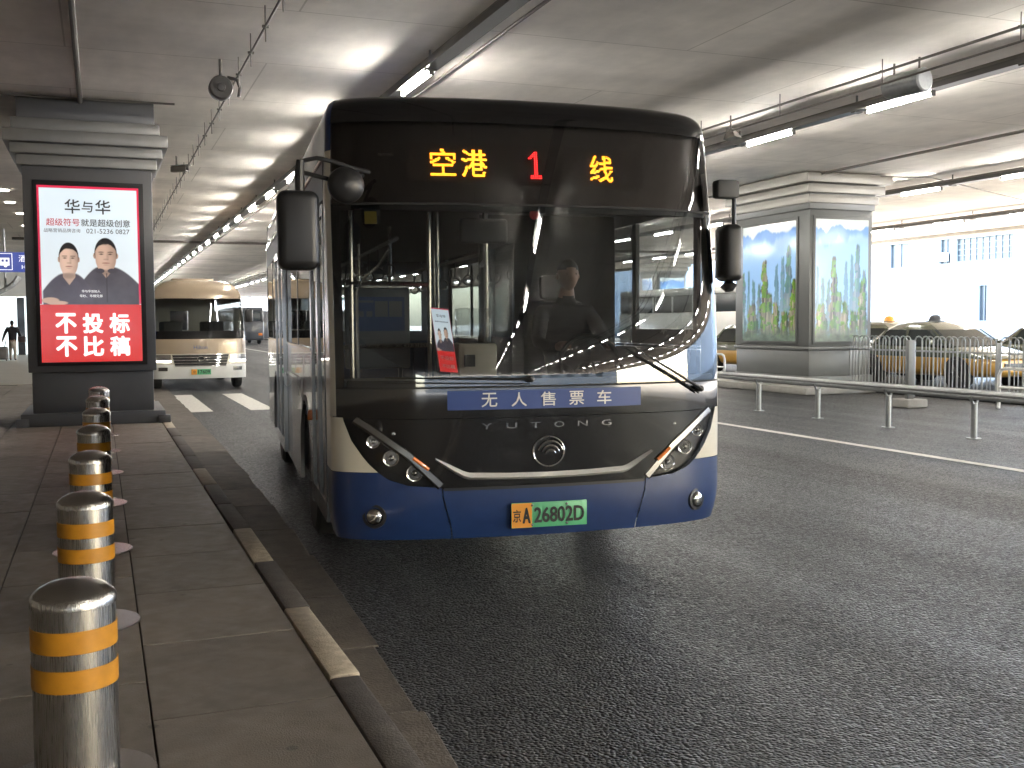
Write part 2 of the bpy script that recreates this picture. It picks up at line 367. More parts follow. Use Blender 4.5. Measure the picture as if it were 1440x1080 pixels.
def raster(name, mt, parent, fmap, nx, ny, func):
    """a flat print; func(u, v) -> (ny, nx, 3) linear colours"""
    vs = [fmap(i / nx, j / ny) for j in range(ny + 1) for i in range(nx + 1)]
    fs = [(j * (nx + 1) + i, j * (nx + 1) + i + 1, (j + 1) * (nx + 1) + i + 1, (j + 1) * (nx + 1) + i) for j in range(ny) for i in range(nx)]
    me = bpy.data.meshes.new(name); me.from_pydata(vs, [], fs)
    U, V = np.meshgrid(np.linspace(0, 1, nx + 1), np.linspace(0, 1, ny + 1))
    c = func(U, V); a = me.color_attributes.new('Col', 'FLOAT_COLOR', 'POINT')
    c4 = np.concatenate([c, np.ones_like(c[..., :1])], axis=-1).reshape(-1, 4).astype(np.float32)
    a.data.foreach_set('color', c4.ravel()); me.materials.append(M[mt] if isinstance(mt, str) else mt)
    return new_obj(name, me, parent)

def vnoise(U, V, fx, fy, seed, octs=4):
    rng = np.random.RandomState(seed); out = np.zeros_like(U); amp = 1.0; tot = 0
    for o in range(octs):
        gx, gy = int(fx * 2 ** o) + 3, int(fy * 2 ** o) + 3
        g = rng.rand(gy, gx); x = U * fx * 2 ** o; y = V * fy * 2 ** o
        xi = np.clip(x.astype(int), 0, gx - 2); yi = np.clip(y.astype(int), 0, gy - 2); tx = x - xi; ty = y - yi
        tx = np.clip(tx, 0, 1); ty = np.clip(ty, 0, 1); tx = tx * tx * (3 - 2 * tx); ty = ty * ty * (3 - 2 * ty)
        out += amp * ((g[yi, xi] * (1 - tx) + g[yi, xi + 1] * tx) * (1 - ty) + (g[yi + 1, xi] * (1 - tx) + g[yi + 1, xi + 1] * tx) * ty)
        tot += amp; amp *= 0.55
    return out / tot
def sstep(a, b, x):
    t = np.clip((x - a) / (b - a), 0, 1); return t * t * (3 - 2 * t)

# ------------------------------------------------------------------ setting
CZ = 5.02        # soffit height
SW = 0.15        # pavement height
road = MB().box(-0.2, 22.88, -60, 170, -0.4, 0.0).build('road', 'asphalt', smooth=False); tag(road, kind='structure')
ground = MB().box(-400, 700, -300, 900, -0.8, -0.42).build('ground', 'concrete', smooth=False); tag(ground, kind='structure')
forecourt = MB().box(22.9, 140, -90, 190, -0.41, 0.13).build('forecourt', 'palecon', smooth=False); tag(forecourt, kind='structure')
taxi_lane = MB().box(16.55, 22.9, -60, 150, 0.0, 0.13).build('taxi_lane', M['asphalt'], bevel=0.02); tag(taxi_lane, kind='structure')
sidewalk = MB().box(-16, 0.862, -60, 170, -0.3, SW - 0.015).build('sidewalk', 'slabbase', smooth=False); tag(sidewalk, kind='structure')
# far paving beyond the separate slabs
fp = MB().box(-16, 0.858, 30.0, 160, SW - 0.014, SW).build('far_paving', 'farpave', sidewalk, smooth=False)
fp2 = MB().box(-16, -4.9, -50, 29.99, SW - 0.014, SW).build('side_paving', 'slab', sidewalk, smooth=False)
fp3 = MB().box(-4.89, 0.858, -50, 1.99, SW - 0.014, SW).build('back_paving', 'slab', sidewalk, smooth=False)
slab_mb = MB().box(-0.3520, 0.3520, -0.4965, 0.4965, -0.0135, 0.0)
slab0 = slab_mb.build('paving_slab', 'slab', sidewalk, bevel=0.0012, seg=1); slab0.location = (0.502, 2.5 + 0.15, SW)
xs = [0.502 - 0.712 * i for i in range(8)]
first = True
for i, x in enumerate(xs):
    for j in range(28):
        yy = 2.5 + j * 1.003 + (0.15 if i == 0 else 0.62 if i % 2 else 0.3)
        if yy > 29.4: continue
        if first: o = slab0; first = False
        else:
            o = slab0.copy(); COL.objects.link(o); o.parent = sidewalk
        o.location = (x, yy, SW + random.uniform(-0.0015, 0.0015)); o.rotation_euler = (random.uniform(-.001, .001), random.uniform(-.001, .001), 0)

# kerb and gutter
kerb = MB().box(0.866, 1.0, -60, 2.0, -0.3, SW).build('kerb', 'kerbdark', smooth=False); tag(kerb, kind='structure')
kb = MB().box(0.866, 1.0, 30.0, 160, -0.3, SW).build('far_kerb', 'kerbdark', kerb, smooth=False)
def kerb_mesh(mtn):
    o = MB().box(-0.066, 0.066, -0.578, 0.578, -0.3, 0).build('kerb_stone', mtn, kerb, bevel=0.012, seg=2); return o
kp, kd = kerb_mesh('kerbpale'), kerb_mesh('kerbdark'); used = {0: False, 1: False}
y = 2.05; i = 0
pales = [(4.43, 5.64), (6.92, 8.0), (10.25, 11.5), (12.4, 13.0), (15.7, 16.7), (18.5, 19.5), (22, 23), (25.5, 26.5)]
while y < 29.9:
    c = y + 0.585; pale = any(a - 0.15 < c < b + 0.15 for a, b in pales)
    src = kp if pale else kd
    if not used[pale]: o = src; used[pale] = True
    else: o = src.copy(); COL.objects.link(o); o.parent = kerb
    o.location = (0.936 + random.uniform(-.006, .006), c, SW + random.uniform(-0.004, 0.006)); o.rotation_euler = (0, 0, random.uniform(-.008, .008))
    y += 1.17
def gx(y): return 1.17 + 0.43 * (1 - math.exp(-(max(y, 0) - 3.2) / 7.0)) if y > 3.2 else 1.17
gutter = MB().box(1.005, 1.16, -60, 2.0, -0.3, 0.008).build('gutter', 'gutter', smooth=False); tag(gutter, kind='structure')
y = 2.01
while y < 40:
    L = random.uniform(0.9, 1.3); a, b2 = y, y + L - 0.008
    j0, j1 = random.uniform(-.015, .015), random.uniform(-.015, .015)
    MB().hexa([(1.006, a, -.2), (gx(a) + j0, a, -.2), (gx(b2) + j1, b2, -.2), (1.006, b2, -.2)],
              [(1.006, a, .014), (gx(a) + j0, a, .008), (gx(b2) + j1, b2, .008), (1.006, b2, .014)]).build('gutter_stone', 'gutter', gutter, bevel=0.005, seg=1)
    y += L
# painted markings, worn edges from the paint material
def worn_strip(name, x0, x1, y0, y1, n, jit):
    L = []; Rr = []
    for i in range(n + 1):
        yy = y0 + (y1 - y0) * i / n
        L.append((x0 + random.uniform(-jit, jit), yy, 0.004)); Rr.append((x1 + random.uniform(-jit, jit), yy, 0.004))
    return MB().grid([L, Rr]).build(name, 'whitepaint', road, smooth=False)
worn_strip('lane_line', 9.27, 9.42, -50, 120, 600, 0.006)
for k in range(7):
    x0 = 1.52 + k * 1.16
    worn_strip('crossing_stripe', x0, x0 + 0.46, 20.7, 25.9, 40, 0.008)
for yy in range(-45, 120, 9):
    if yy < 4 or yy > 60: worn_strip('lane_dash', 5.15, 5.3, yy, yy + 4, 16, 0.006)

# soffit slab with its edge beam
ceiling = MB().box(-16, 31.0, -70, 132, CZ, CZ + 1.3).build('ceiling', 'ceiling', smooth=False); tag(ceiling, kind='structure')
MB().box(30.7, 31.25, -70, 132, CZ - 0.12, CZ + 1.9).build('edge_beam', 'concrete', ceiling, bevel=0.02)
terminal = MB().box(-16.4, -14.2, -48, 132, 0.1, 11).build('terminal_wall', 'concrete'); tag(terminal, 'long grey terminal wall closing off the pavement side', 'wall')

# ------------------------------------------------------------------ the advertising pillar on the pavement
pil = empty('advertising_pillar', (-0.10, 17.2, SW), label='dark grey square pillar carrying the red and white advert', cat='pillar')
DEP = 1.9
def tier(name, mt, parent, hw, z0, z1, hd=None, dep=DEP, bev=0.012):
    e = hw - 0.90
    return MB().box(-hw, hw, -e, dep + e, z0 - SW, z1 - SW).build(name, mt, parent, bevel=bev)
tier('plinth', 'pillar', pil, 1.02, SW, 0.34)
tier('base', 'pillar', pil, 0.86, 0.34, 0.955)
tier('shaft', 'pillar', pil, 0.905, 0.955, 4.02)
for (hw, a, b2) in [(0.98, 4.02, 4.17), (1.06, 4.18, 4.33), (1.14, 4.34, 4.52), (1.03, 4.535, 4.70)]:
    tier('cornice_tier', 'cornice', pil, hw, a, b2)
tier('cornice_core', 'pillar', pil, 0.93, 4.02, 4.70)
tier('neck', 'pillar', pil, 0.96, 4.70, CZ + 0.01)
for s in (-1, 1):    # small boxes on the plinth corners
    MB().box(s * 1.0 - 0.09, s * 1.0 + 0.09, -0.16, -0.02, 0.0, 0.12).build('plinth_foot', 'pillar', pil, bevel=0.01)
MB().box(-0.775, 0.775, -0.035, -0.002, 0.90, 3.66).build('poster_frame', 'black', pil, bevel=0.006)
PW, PH, PX, PZ = 1.42, 2.63, -0.005, 0.955
def pmap(u, v, off=0.0): return (PX + (u - 0.5) * PW, -0.0365 - off, PZ + v * PH)
def ad_colors(U, V):
    c = np.zeros(U.shape + (3,))
    bg = np.array([0.66, 0.76, 0.84]); bg2 = np.array([0.80, 0.86, 0.90])
    t = sstep(0.33, 0.95, V)[..., None]; c[:] = bg2 * (1 - t) + bg * t
    asp = PH / PW
    def blend(mask, col):
        nonlocal c
        c = c * (1 - mask[..., None]) + np.array(col) * mask[..., None]
    def ell(cx, cy, rx, ry, soft=0.10):
        d = ((U - cx) / rx) ** 2 + ((V - cy) / ry) ** 2; return 1 - sstep(1 - soft, 1 + soft, d)
    n1 = vnoise(U, V, 6, 10, 3); n2 = vnoise(U, V, 22, 40, 5)
    def figure(cx, chin, top, hw, sh_l, sh_r, sh_v, shirt, skin):
        # torso: shoulder line falling away from the neck
        nk = hw * 0.62
        left = sh_v - 0.10 * np.clip((cx - nk - U) / (cx - nk - sh_l + 1e-6), 0, 2) ** 1.6
        rightl = sh_v - 0.10 * np.clip((U - cx - nk) / (sh_r - cx - nk + 1e-6), 0, 2) ** 1.6
        edge = np.where(U < cx - nk, left, np.where(U > cx + nk, rightl, sh_v))
        inx = sstep(sh_l - .01, sh_l + .01, U) * (1 - sstep(sh_r - .01, sh_r + .01, U))
        torso = (1 - sstep(edge - 0.006, edge + 0.006, V)) * inx
        blend(torso, np.array(shirt))
        c[:] = c * (1 - (torso * (n1 - 0.5) * 0.9)[..., None])
        neck = (1 - sstep(nk * 0.9, nk * 1.05, np.abs(U - cx))) * (1 - sstep(chin + .03, chin + .035, V)) * sstep(sh_v - .07, sh_v - .06, V + np.abs(U - cx) * -0.75)
        blend(neck, np.array(skin) * 0.72)
        hh = (top - chin) / 2; cyh = chin + hh
        wob = (n2 - 0.5)
        for sgn in (-1, 1): blend(ell(cx + sgn * hw * 0.95, cyh - hh * 0.10, hw * 0.13, hh * 0.18), np.array(skin) * 0.78)
        skull = ell(cx, cyh + hh * 0.06, hw * 0.97, hh * 0.95, 0.05); blend(skull, (0.016, 0.014, 0.014))
        jawx = hw * (0.90 - 0.30 * np.clip((cyh - hh * .35 - V) / (hh * .65), 0, 1) ** 1.7)
        hairline = cyh + hh * (0.58 - 0.55 * np.clip(np.abs(U - cx) / hw, 0, 1) ** 3.2) + wob * hh * 0.12
        face = (1 - sstep(jawx * .95, jawx * 1.03, np.abs(U - cx))) * sstep(chin - .004, chin + .004, V - 0.25 * np.abs(U - cx) ** 2) * (1 - sstep(hairline - hh * .05, hairline + hh * .05, V)); blend(face, np.array(skin))
        light = 1.10 - 0.42 * sstep(-0.2 * hw, hw, U - cx) - 0.15 * sstep(.4 * hw, hw, cx - U); c[:] = c * (1 + face * (light - 1))[..., None]
        for sgn in (-1, 1):
            blend(ell(cx + sgn * hw * 0.40, cyh + hh * 0.13, hw * 0.27, hh * 0.035, 0.5) * 0.75, (0.05, 0.03, 0.025))
            blend(ell(cx + sgn * hw * 0.38, cyh + hh * 0.02, hw * 0.24, hh * 0.085, 0.8) * 0.30, np.array(skin) * 0.45)
            blend(ell(cx + sgn * hw * 0.38, cyh + hh * 0.00, hw * 0.17, hh * 0.032, 0.4) * 0.9, (0.04, 0.025, 0.02))
            blend(ell(cx + sgn * hw * 0.50, cyh - hh * 0.30, hw * 0.22, hh * 0.22, 0.9) * 0.18, np.array(skin) * 1.25)
        blend(ell(cx + hw * .16, cyh - hh * 0.14, hw * 0.10, hh * 0.24, 0.9) * 0.35, np.array(skin) * 0.5)
        blend(ell(cx + hw * .02, cyh - hh * 0.32, hw * 0.24, hh * 0.05, 0.6) * 0.45, np.array(skin) * 0.38)
        blend(ell(cx, cyh - hh * 0.55, hw * 0.34, hh * 0.045, 0.5) * 0.75, (0.27, 0.10, 0.085))
        blend(ell(cx, cyh - hh * 0.67, hw * 0.22, hh * 0.04, 0.8) * 0.3, np.array(skin) * 0.5)
        blend(ell(cx, chin - 0.012, hw * 0.75, 0.022, 0.9) * torso * 0.0 + ell(cx, chin - 0.012, hw * 0.6, 0.016, 0.9) * neck * 0.6, np.array(skin) * 0.35)
    figure(0.655, 0.525, 0.71, 0.115, 0.40, 0.985, 0.545, (0.060, 0.050, 0.062), (0.56, 0.37, 0.28))
    figure(0.29, 0.505, 0.68, 0.100, 0.03, 0.52, 0.505, (0.068, 0.056, 0.074), (0.66, 0.45, 0.35))
    # folded forearms
    for (cx, cy, rx, ry) in [(0.10, 0.352, 0.085, 0.017), (0.17, 0.338, 0.10, 0.012)]:
        blend(ell(cx, cy, rx, ry, 0.25), (0.55, 0.36, 0.27))
    # collar of the shirt on the right
    for sgn in (-1, 1): blend(ell(0.655 + sgn * 0.06, 0.522, 0.045, 0.014, 0.2), (0.05, 0.042, 0.052))
    blend(((np.abs(U - 0.66) < 0.006) & (V < 0.51) & (V > 0.34)).astype(float) * .7, (0.03, 0.025, 0.03))
    red = 1 - sstep(0.327, 0.330, V); blend(red, (0.66, 0.025, 0.022))
    frame = ((U < 0.022) | (U > 0.978) | (V > 0.985)).astype(float); blend(frame * (V > 0.33), (0.62, 0.03, 0.08))
    return np.clip(c, 0, 1)
poster = raster('poster', 'poster', pil, pmap, 220, 400, ad_colors)
def pm(cu, cv, off=0.004): return lambda x, z: (PX + (cu - 0.5) * PW + x, -0.0365 - off, PZ + cv * PH + z)
for ch, cu, s in (('华', 0.34, 0.21), ('与', 0.485, 0.16), ('华', 0.64, 0.21)):
    lettering('lettering', ch, 'inklit', poster, pm(cu, 0.885), height=s, bold=0.012)
lettering('lettering', '超级符号', 'redprint', poster, pm(0.245, 0.795), width=0.46, bold=0.008)
lettering('lettering', '就是超级创意', 'inklit', poster, pm(0.665, 0.795), width=0.69, bold=0.008)
lettering('lettering', '战略营销品牌咨询', 'inklit', poster, pm(0.235, 0.748), width=0.50)
lettering('lettering', '021-5236 0827', 'inklit', poster, pm(0.685, 0.748), width=0.61)
lettering('lettering', '华与华创始人', 'whitelit', poster, pm(0.50, 0.405), width=0.26)
lettering('lettering', '华杉、华楠兄弟', 'whitelit', poster, pm(0.50, 0.378), width=0.32)
for body, cv in (('不投标', 0.222), ('不比稿', 0.090)):
    for k, ch in enumerate(body): lettering('lettering', ch, 'whitelit', poster, pm(0.245 + 0.265 * k, cv), height=0.285, width=0.27, bold=0.035)

# ------------------------------------------------------------------ bollards
def make_bollard():
    e = empty('bollard')
    r = 0.132
    MB().lathe([(0.25, 0), (0.25, 0.004), (0.246, 0.007), (r, 0.008)], 40).build('base_flange', 'steel', e)
    MB().lathe([(r, 0.01), (r, 0.592), (r + 0.003, 0.594)], 40).build('shaft', 'steel', e)
    MB().lathe([(r + 0.003, 0.594), (r + 0.003, 0.618), (r * .93, 0.634), (r * .78, 0.650), (r * .55, 0.664), (r * .28, 0.672), (0.004, 0.675)], 40).build('cap', 'steel', e, angle=1.2)
    for z in (0.155, 0.33, 0.455):
        if z == 0.155: continue
        MB().lathe([(r + .0005, z), (r + 0.0022, z + .002), (r + 0.0022, z + 0.072), (r + .0005, z + 0.074)], 40).build('reflective_band', 'yellow', e)
    return e
bol = make_bollard()
words = ['seventh', 'sixth', 'fifth', 'fourth', 'third', 'second', 'first']
for k, yy in enumerate([3.70, 5.66, 7.50, 9.47, 11.45, 13.45, 15.40]):
    o = bol if k == 0 else copy_tree(bol)
    o.location = (-0.105 + 0.012 * k, yy, SW); o.rotation_euler = (R(random.uniform(-.4, .4)), R(random.uniform(-.4, .4)), random.uniform(0, 6))
    tag(o, 'domed steel bollard with yellow bands, %s in line from the advertising pillar' % words[k], 'bollard', 'bollards along the pavement')

# ------------------------------------------------------------------ the bus
YAW = R(5.9); HW = 1.275; D = 0.32; LEN = 8.7; ZB = 0.36; ZT = 3.03
bus = empty('city_bus', (2.515, 5.835, 0), -YAW, label='blue and black single-deck city bus with an amber destination display', cat='bus')
def wz(z):
    t = min(max((z - 2.88) / 0.155, 0), 0.999); w = HW - 0.07 * (1 - math.sqrt(1 - t * t)) - 0.012 * max(0, z - 2.4) / 0.4
    if z < 0.6: w -= 0.03 * ((0.6 - z) / 0.24) ** 2
    return w
def rz(z):
    r = 0.0
    if z < 0.6: r += 0.05 * ((0.6 - z) / 0.3) ** 2
    t = min(max((z - 1.12) / 0.6, 0), 1); r += 0.14 * (0.3 * t * t + max(0, z - 1.72)) if t else 0
    t = min(max((z - 2.90) / 0.135, 0), 0.999); return r + 0.12 * (1 - math.sqrt(1 - t * t))
def S(x, z):
    q = min(abs(x) / wz(z), 1.0); return D * (0.45 * q * q + 0.55 * (1 - math.sqrt(max(0, 1 - q ** 6)))) + rz(z)
def drape(name, mt, zs, bounds, off=0.0, nx=24, parent=None, smooth=True):
    rows = []
    for z in zs:
        a, b = bounds(z); w = wz(z); ta = math.asin(max(-1, min(1, a / w))); tb = math.asin(max(-1, min(1, b / w)))
        row = []
        for i in range(nx + 1):
            x = w * math.sin(ta + (tb - ta) * i / nx); row.append((x, S(x, z) - off, z))
        rows.append(row)
    return MB().grid(rows).build(name, mt, parent or bus, angle=1.0)
def lin(a, b, n): return [a + (b - a) * i / n for i in range(n + 1)]
def interp(pts, z):
    pts = sorted(pts)
    if z <= pts[0][0]: return pts[0][1]
    for (z0, x0), (z1, x1) in zip(pts, pts[1:]):
        if z <= z1: return x0 + (x1 - x0) * (z - z0) / (z1 - z0)
    return pts[-1][1]
HO = [(0.672, 0.66), (0.69, 0.85), (0.728, 0.965), (0.77, 1.02), (0.81, 1.062), (0.855, 1.10), (0.96, 1.168), (1.085, 1.212)]   # outer edge of headlight
HI = [(0.672, 0.648), (0.70, 0.672), (0.865, 0.845), (1.044, 1.085), (1.085, 1.150)]                                         # inner edge
ho = lambda z: interp(HO, z); hi = lambda z: interp(HI, z)
fw = lambda z: wz(z) * 0.978      # edge of the black front
# bumper in three pieces with narrow joints
sx = lambda z: 0.585 + 0.06 * sstep(0.36, 0.665, np.array(z)).item()
drape('bumper', 'blue', lin(ZB, 0.662, 10), lambda z: (-sx(z), sx(z)))
for s in (-1, 1):
    def cb(z, s=s):
        a, b = sx(z) + 0.008, wz(z)
        if z > 0.672: a = ho(z)
        return (a, b) if s > 0 else (-b, -a)
    drape('bumper_corner', 'blue', lin(ZB, 0.672, 10) + lin(0.675, 0.768, 6), cb, nx=16)
    def cr(z, s=s): a, b = ho(z), wz(z); return (a, b) if s > 0 else (-b, -a)
    drape('corner_panel', 'cream', lin(0.771, 1.095, 14), cr, nx=12)
    def st(z, s=s): a, b = fw(z), wz(z); return (a, b) if s > 0 else (-b, -a)
    drape('corner_post', 'cream', lin(1.101, 2.70, 20), st, nx=6)
    def st2(z, s=s): a, b = fw(z), wz(z); return (a, b) if s > 0 else (-b, -a)
    drape('roof_corner', 'blue', lin(2.703, ZT, 12), st2, nx=6)
    # headlight: dark bowl, three lamps, clear lens, chrome blade
    def hl(z, s=s): a, b = hi(z), ho(z); return (a, b) if s > 0 else (-b, -a)
    zs = lin(0.674, 1.084, 24)
    house = drape('headlight', 'black', zs, hl, off=-0.045, nx=12)
    for (x, z, r) in [(1.045, 0.955, 0.040), (0.945, 0.855, 0.048), (0.810, 0.765, 0.050)]:
        y0 = S(x, z) + 0.05
        lamp = MB().lathe([(r, y0 - 0.045), (r, y0 - 0.052), (r * .86, y0 - 0.050), (r * .6, y0 - 0.022), (r * .2, y0 - 0.012), (0.003, y0 - 0.012)], 20, (s * x, 0, z), 'y').build('lamp', 'chrome', house)
        MB().lathe([(r * .45, y0 - 0.03), (r * .38, y0 - 0.045), (r * .2, y0 - 0.055), (0.002, y0 - 0.057)], 16, (s * x, 0, z), 'y').build('bulb', 'dullchrome', house)
    drape('lens', 'lens', zs, hl, off=0.004, nx=12, parent=house)
    pts = [(1.150, 1.084), (1.085, 1.042), (0.845, 0.866), (0.690, 0.712), (0.655, 0.678)]
    b = MB(); P = []
    for (x0, z0), (x1, z1) in zip(pts, pts[1:]):
        for i in range(6): P.append((x0 + (x1 - x0) * i / 6, z0 + (z1 - z0) * i / 6))
    rows = [[(s * (x + dx), S(x + dx, z + dz) - o, z + dz) for x, z in P] for dx, dz, o in ((0.014, -0.020, 0.003), (0.008, -0.008, 0.013), (-0.014, 0.016, 0.011), (-0.022, 0.020, 0.000))]
    b.grid(rows); b.build('headlight_trim', 'dullchrome', house, angle=0.4)
    x, z = 0.775, 0.822
    MB().tube([(s * (x + t * .045), S(x + t * .045, z + t * .035) - 0.014, z + t * .035) for t in (-1, 0, 1)], 0.011, 8).build('indicator', 'amber', house)
    # fog lamp
    x, z = 1.045, 0.508; y0 = S(x, z)
    nrm = Vector((0, -1, 0))
    fl = MB().lathe([(0.075, 0.02), (0.072, -0.004), (0.056, -0.006), (0.05, 0.03), (0.003, 0.045)], 24, (0, 0, 0), 'y').build('fog_lamp', 'black', bus)
    fl.location = (s * x, y0, z); fl.rotation_euler = (0, 0, s * R(26))
    MB().lathe([(0.052, 0.012), (0.049, -0.006), (0.035, -0.018), (0.015, -0.024), (0.002, -0.025)], 24, (0, 0, 0), 'y').build('reflector', 'chrome', fl, angle=1.2)
# lower black front
def lm(z):
    b = hi(z) if z < 1.084 else fw(z); return (-b, b)
def lm1(z): b = min(hi(z) - 0.003, fw(z)); return (-b, b)
drape('front_mask', 'gloss', lin(0.668, 1.083, 18), lm1, off=0.0)
drape('front_upper_mask', 'gloss', lin(1.088, 1.268, 8), lambda z: (-fw(z), fw(z)), off=0.0)
drape('front_lip', 'black', lin(0.655, 0.673, 2), lambda z: (-0.64, 0.64), off=0.006)
# windscreen with its black border
drape('windscreen', 'ws', lin(1.274, 2.36, 24), lambda z: (-fw(z), fw(z)), off=0.0, nx=36)
for s in (-1, 1):
    def sb(z, s=s): a, b = fw(z) * 0.962, fw(z) * 0.999; return (a, b) if s > 0 else (-b, -a)
    drape('windscreen_border', 'black', lin(1.274, 2.36, 20), sb, off=-0.006, nx=5)
drape('windscreen_border', 'black', lin(1.274, 1.315, 3), lambda z: (-fw(z) * .95, fw(z) * .95), off=-0.006)
drape('windscreen_border', 'black', lin(2.33, 2.36, 3), lambda z: (-fw(z) * .95, fw(z) * .95), off=-0.006)
drape('windscreen_seal', 'rubber', lin(2.358, 2.372, 2), lambda z: (-fw(z), fw(z)), off=0.004)
drape('windscreen_seal', 'rubber', lin(1.264, 1.276, 2), lambda z: (-fw(z), fw(z)), off=0.004)
# destination display behind smoked glass
dest = drape('destination_glass', 'dest', lin(2.374, 2.86, 16), lambda z: (-fw(z), fw(z)), off=0.0, nx=36)
drape('front_roof_cap', 'gloss', lin(2.863, ZT, 14), lambda z: (-fw(z), fw(z)), off=0.0, nx=36)
drape('display_backing', 'black', lin(2.34, 2.90, 10), lambda z: (-fw(z) * .99, fw(z) * .99), off=-0.07, nx=24)
disp = drape('display_board', mat('display_board', (0.022, 0.02, 0.02), 0.7), lin(2.505, 2.74, 8), lambda z: (-0.80, 0.72), off=-0.045, nx=16)
def led_char(ch, cx, cz, w, h, mt, nx=15, ny=15):
    vs, fs, tw, th = text_geo(ch, 0.012); tris = []
    for f in fs:
        for i in range(1, len(f) - 1): tris.append((vs[f[0]], vs[f[i]], vs[f[i + 1]]))
    b = MB(); a = np.array(tris)
    ar = np.abs((a[:, 1, 0] - a[:, 0, 0]) * (a[:, 2, 1] - a[:, 0, 1]) - (a[:, 1, 1] - a[:, 0, 1]) * (a[:, 2, 0] - a[:, 0, 0])); a = a[ar > 1e-7]
    for j in range(ny):
        for i in range(nx):
          px = (i + .5) / nx - .5; py = (j + .5) / ny - .5; hit = False
          for (ex, ey) in ((0, 0), (.3, 0), (-.3, 0), (0, .3), (0, -.3)):
            p = np.array([(px + ex / nx) * tw, (py + ey / ny) * th])
            d1 = (a[:, 1, 0] - a[:, 0, 0]) * (p[1] - a[:, 0, 1]) - (a[:, 1, 1] - a[:, 0, 1]) * (p[0] - a[:, 0, 0])
            d2 = (a[:, 2, 0] - a[:, 1, 0]) * (p[1] - a[:, 1, 1]) - (a[:, 2, 1] - a[:, 1, 1]) * (p[0] - a[:, 1, 0])
            d3 = (a[:, 0, 0] - a[:, 2, 0]) * (p[1] - a[:, 2, 1]) - (a[:, 0, 1] - a[:, 2, 1]) * (p[0] - a[:, 2, 0])
            hit = hit or bool(np.any(((d1 >= 0) & (d2 >= 0) & (d3 >= 0)) | ((d1 <= 0) & (d2 <= 0) & (d3 <= 0))))
          if hit:
                x = cx + px * w; z = cz + py * h; y0 = S(x, z) + 0.036; r = 0.0038 if nx > 15 else 0.0048
                b.add([(x + r * math.cos(k * math.pi / 3), y0, z + r * math.sin(k * math.pi / 3)) for k in range(6)] + [(x, y0 - 0.003, z)], [(k, (k + 1) % 6, 6) for k in range(6)])
    return b.build('led_character', mt, disp, smooth=False)
ONE = ['...##..', '..###..', '.####..', '##.##..', '...##..', '...##..', '...##..', '...##..', '...##..', '...##..', '...##..', '...##..', '.######', '.######']
def led_bits(bits, cx, cz, w, h, mt):
    b = MB(); ny, nx = len(bits), len(bits[0]); r = 0.0048
    for j, row in enumerate(bits):
        for i, ch in enumerate(row):
            if ch == '#':
                x = cx + ((i + .5) / nx - .5) * w; z = cz - ((j + .5) / ny - .5) * h; y0 = S(x, z) + 0.036
                b.add([(x + r * math.cos(k * math.pi / 3), y0, z + r * math.sin(k * math.pi / 3)) for k in range(6)] + [(x, y0 - 0.003, z)], [(k, (k + 1) % 6, 6) for k in range(6)])
    return b.build('led_character', mt, disp, smooth=False)
led_char('空', -0.585, 2.622, 0.155, 0.165, 'led_amber', 20, 20); led_char('港', -0.395, 2.620, 0.155, 0.165, 'led_amber', 22, 22)
led_bits(ONE, -0.015, 2.618, 0.085, 0.170, 'led_red'); led_char('线', 0.425, 2.612, 0.155, 0.165, 'led_amber', 20, 20)
# banner and lettering on the front
drape('banner', 'banner', lin(1.135, 1.250, 4), lambda z: (-0.615, 0.615), off=0.003)
def onf(cx, cz, off): return lambda x, z: (cx + x, S(cx + x, cz + z) - off, cz + z)
for k, ch in enumerate('无人售票车'): lettering('lettering', ch, 'white', bus, onf(-0.365 + 0.182 * k, 1.193, 0.006), height=0.084, width=0.094, bold=0.007)
for ch, x in zip('YUTONG', (-0.382, -0.229, -0.081, 0.069, 0.221, 0.379)):
    lettering('lettering', ch, 'dullchrome', bus, onf(x, 1.036, 0.006), height=0.034, width=0.066, bold=0.0)
# round badge: ring with three rising arcs
b = MB(); cx, cz, rr = 0.0, 0.872, 0.098
b.tube([(cx + rr * math.cos(t), S(cx + rr * math.cos(t), cz + rr * .92 * math.sin(t)) - 0.008, cz + rr * .92 * math.sin(t)) for t in [2 * math.pi * k / 40 for k in range(40)]], 0.006, 6, closed=True)
badge = b.build('badge', 'chrome', bus)
for r2 in (0.035, 0.060, 0.085):
    pts = [(cx + 0.012 + r2 * math.cos(t), cz - 0.028 + r2 * 1.05 * math.sin(t)) for t in [R(25 + 130 * k / 14) for k in range(15)]]
    MB().tube([(x, S(x, z) - 0.008, z) for x, z in pts], [0.003 + 0.006 * math.sin(math.pi * k / 14) for k in range(15)], 6).build('arc', 'chrome', badge)
# chrome wing under the badge
pts = [(-0.690, 0.846), (-0.640, 0.815), (-0.575, 0.775), (-0.525, 0.748), (-0.49, 0.738), (-0.25, 0.730), (0, 0.727), (0.25, 0.730), (0.49, 0.738), (0.525, 0.748), (0.575, 0.775), (0.640, 0.815), (0.690, 0.846)]
hw_ = [0.006, 0.013, 0.018, 0.020, 0.019, 0.018, 0.018, 0.018, 0.019, 0.020, 0.018, 0.013, 0.006]
rows = [[(x, S(x, z + dz * h) - o, z + dz * h) for (x, z), h in zip(pts, hw_)] for dz, o in ((-1, 0.002), (-0.6, 0.020), (-0.1, 0.032), (1.2, 0.003))]
MB().grid(rows).build('chrome_wing', mat('satin_silver', (0.90, 0.89, 0.86), 0.16, metal=0.35), bus, angle=1.2)
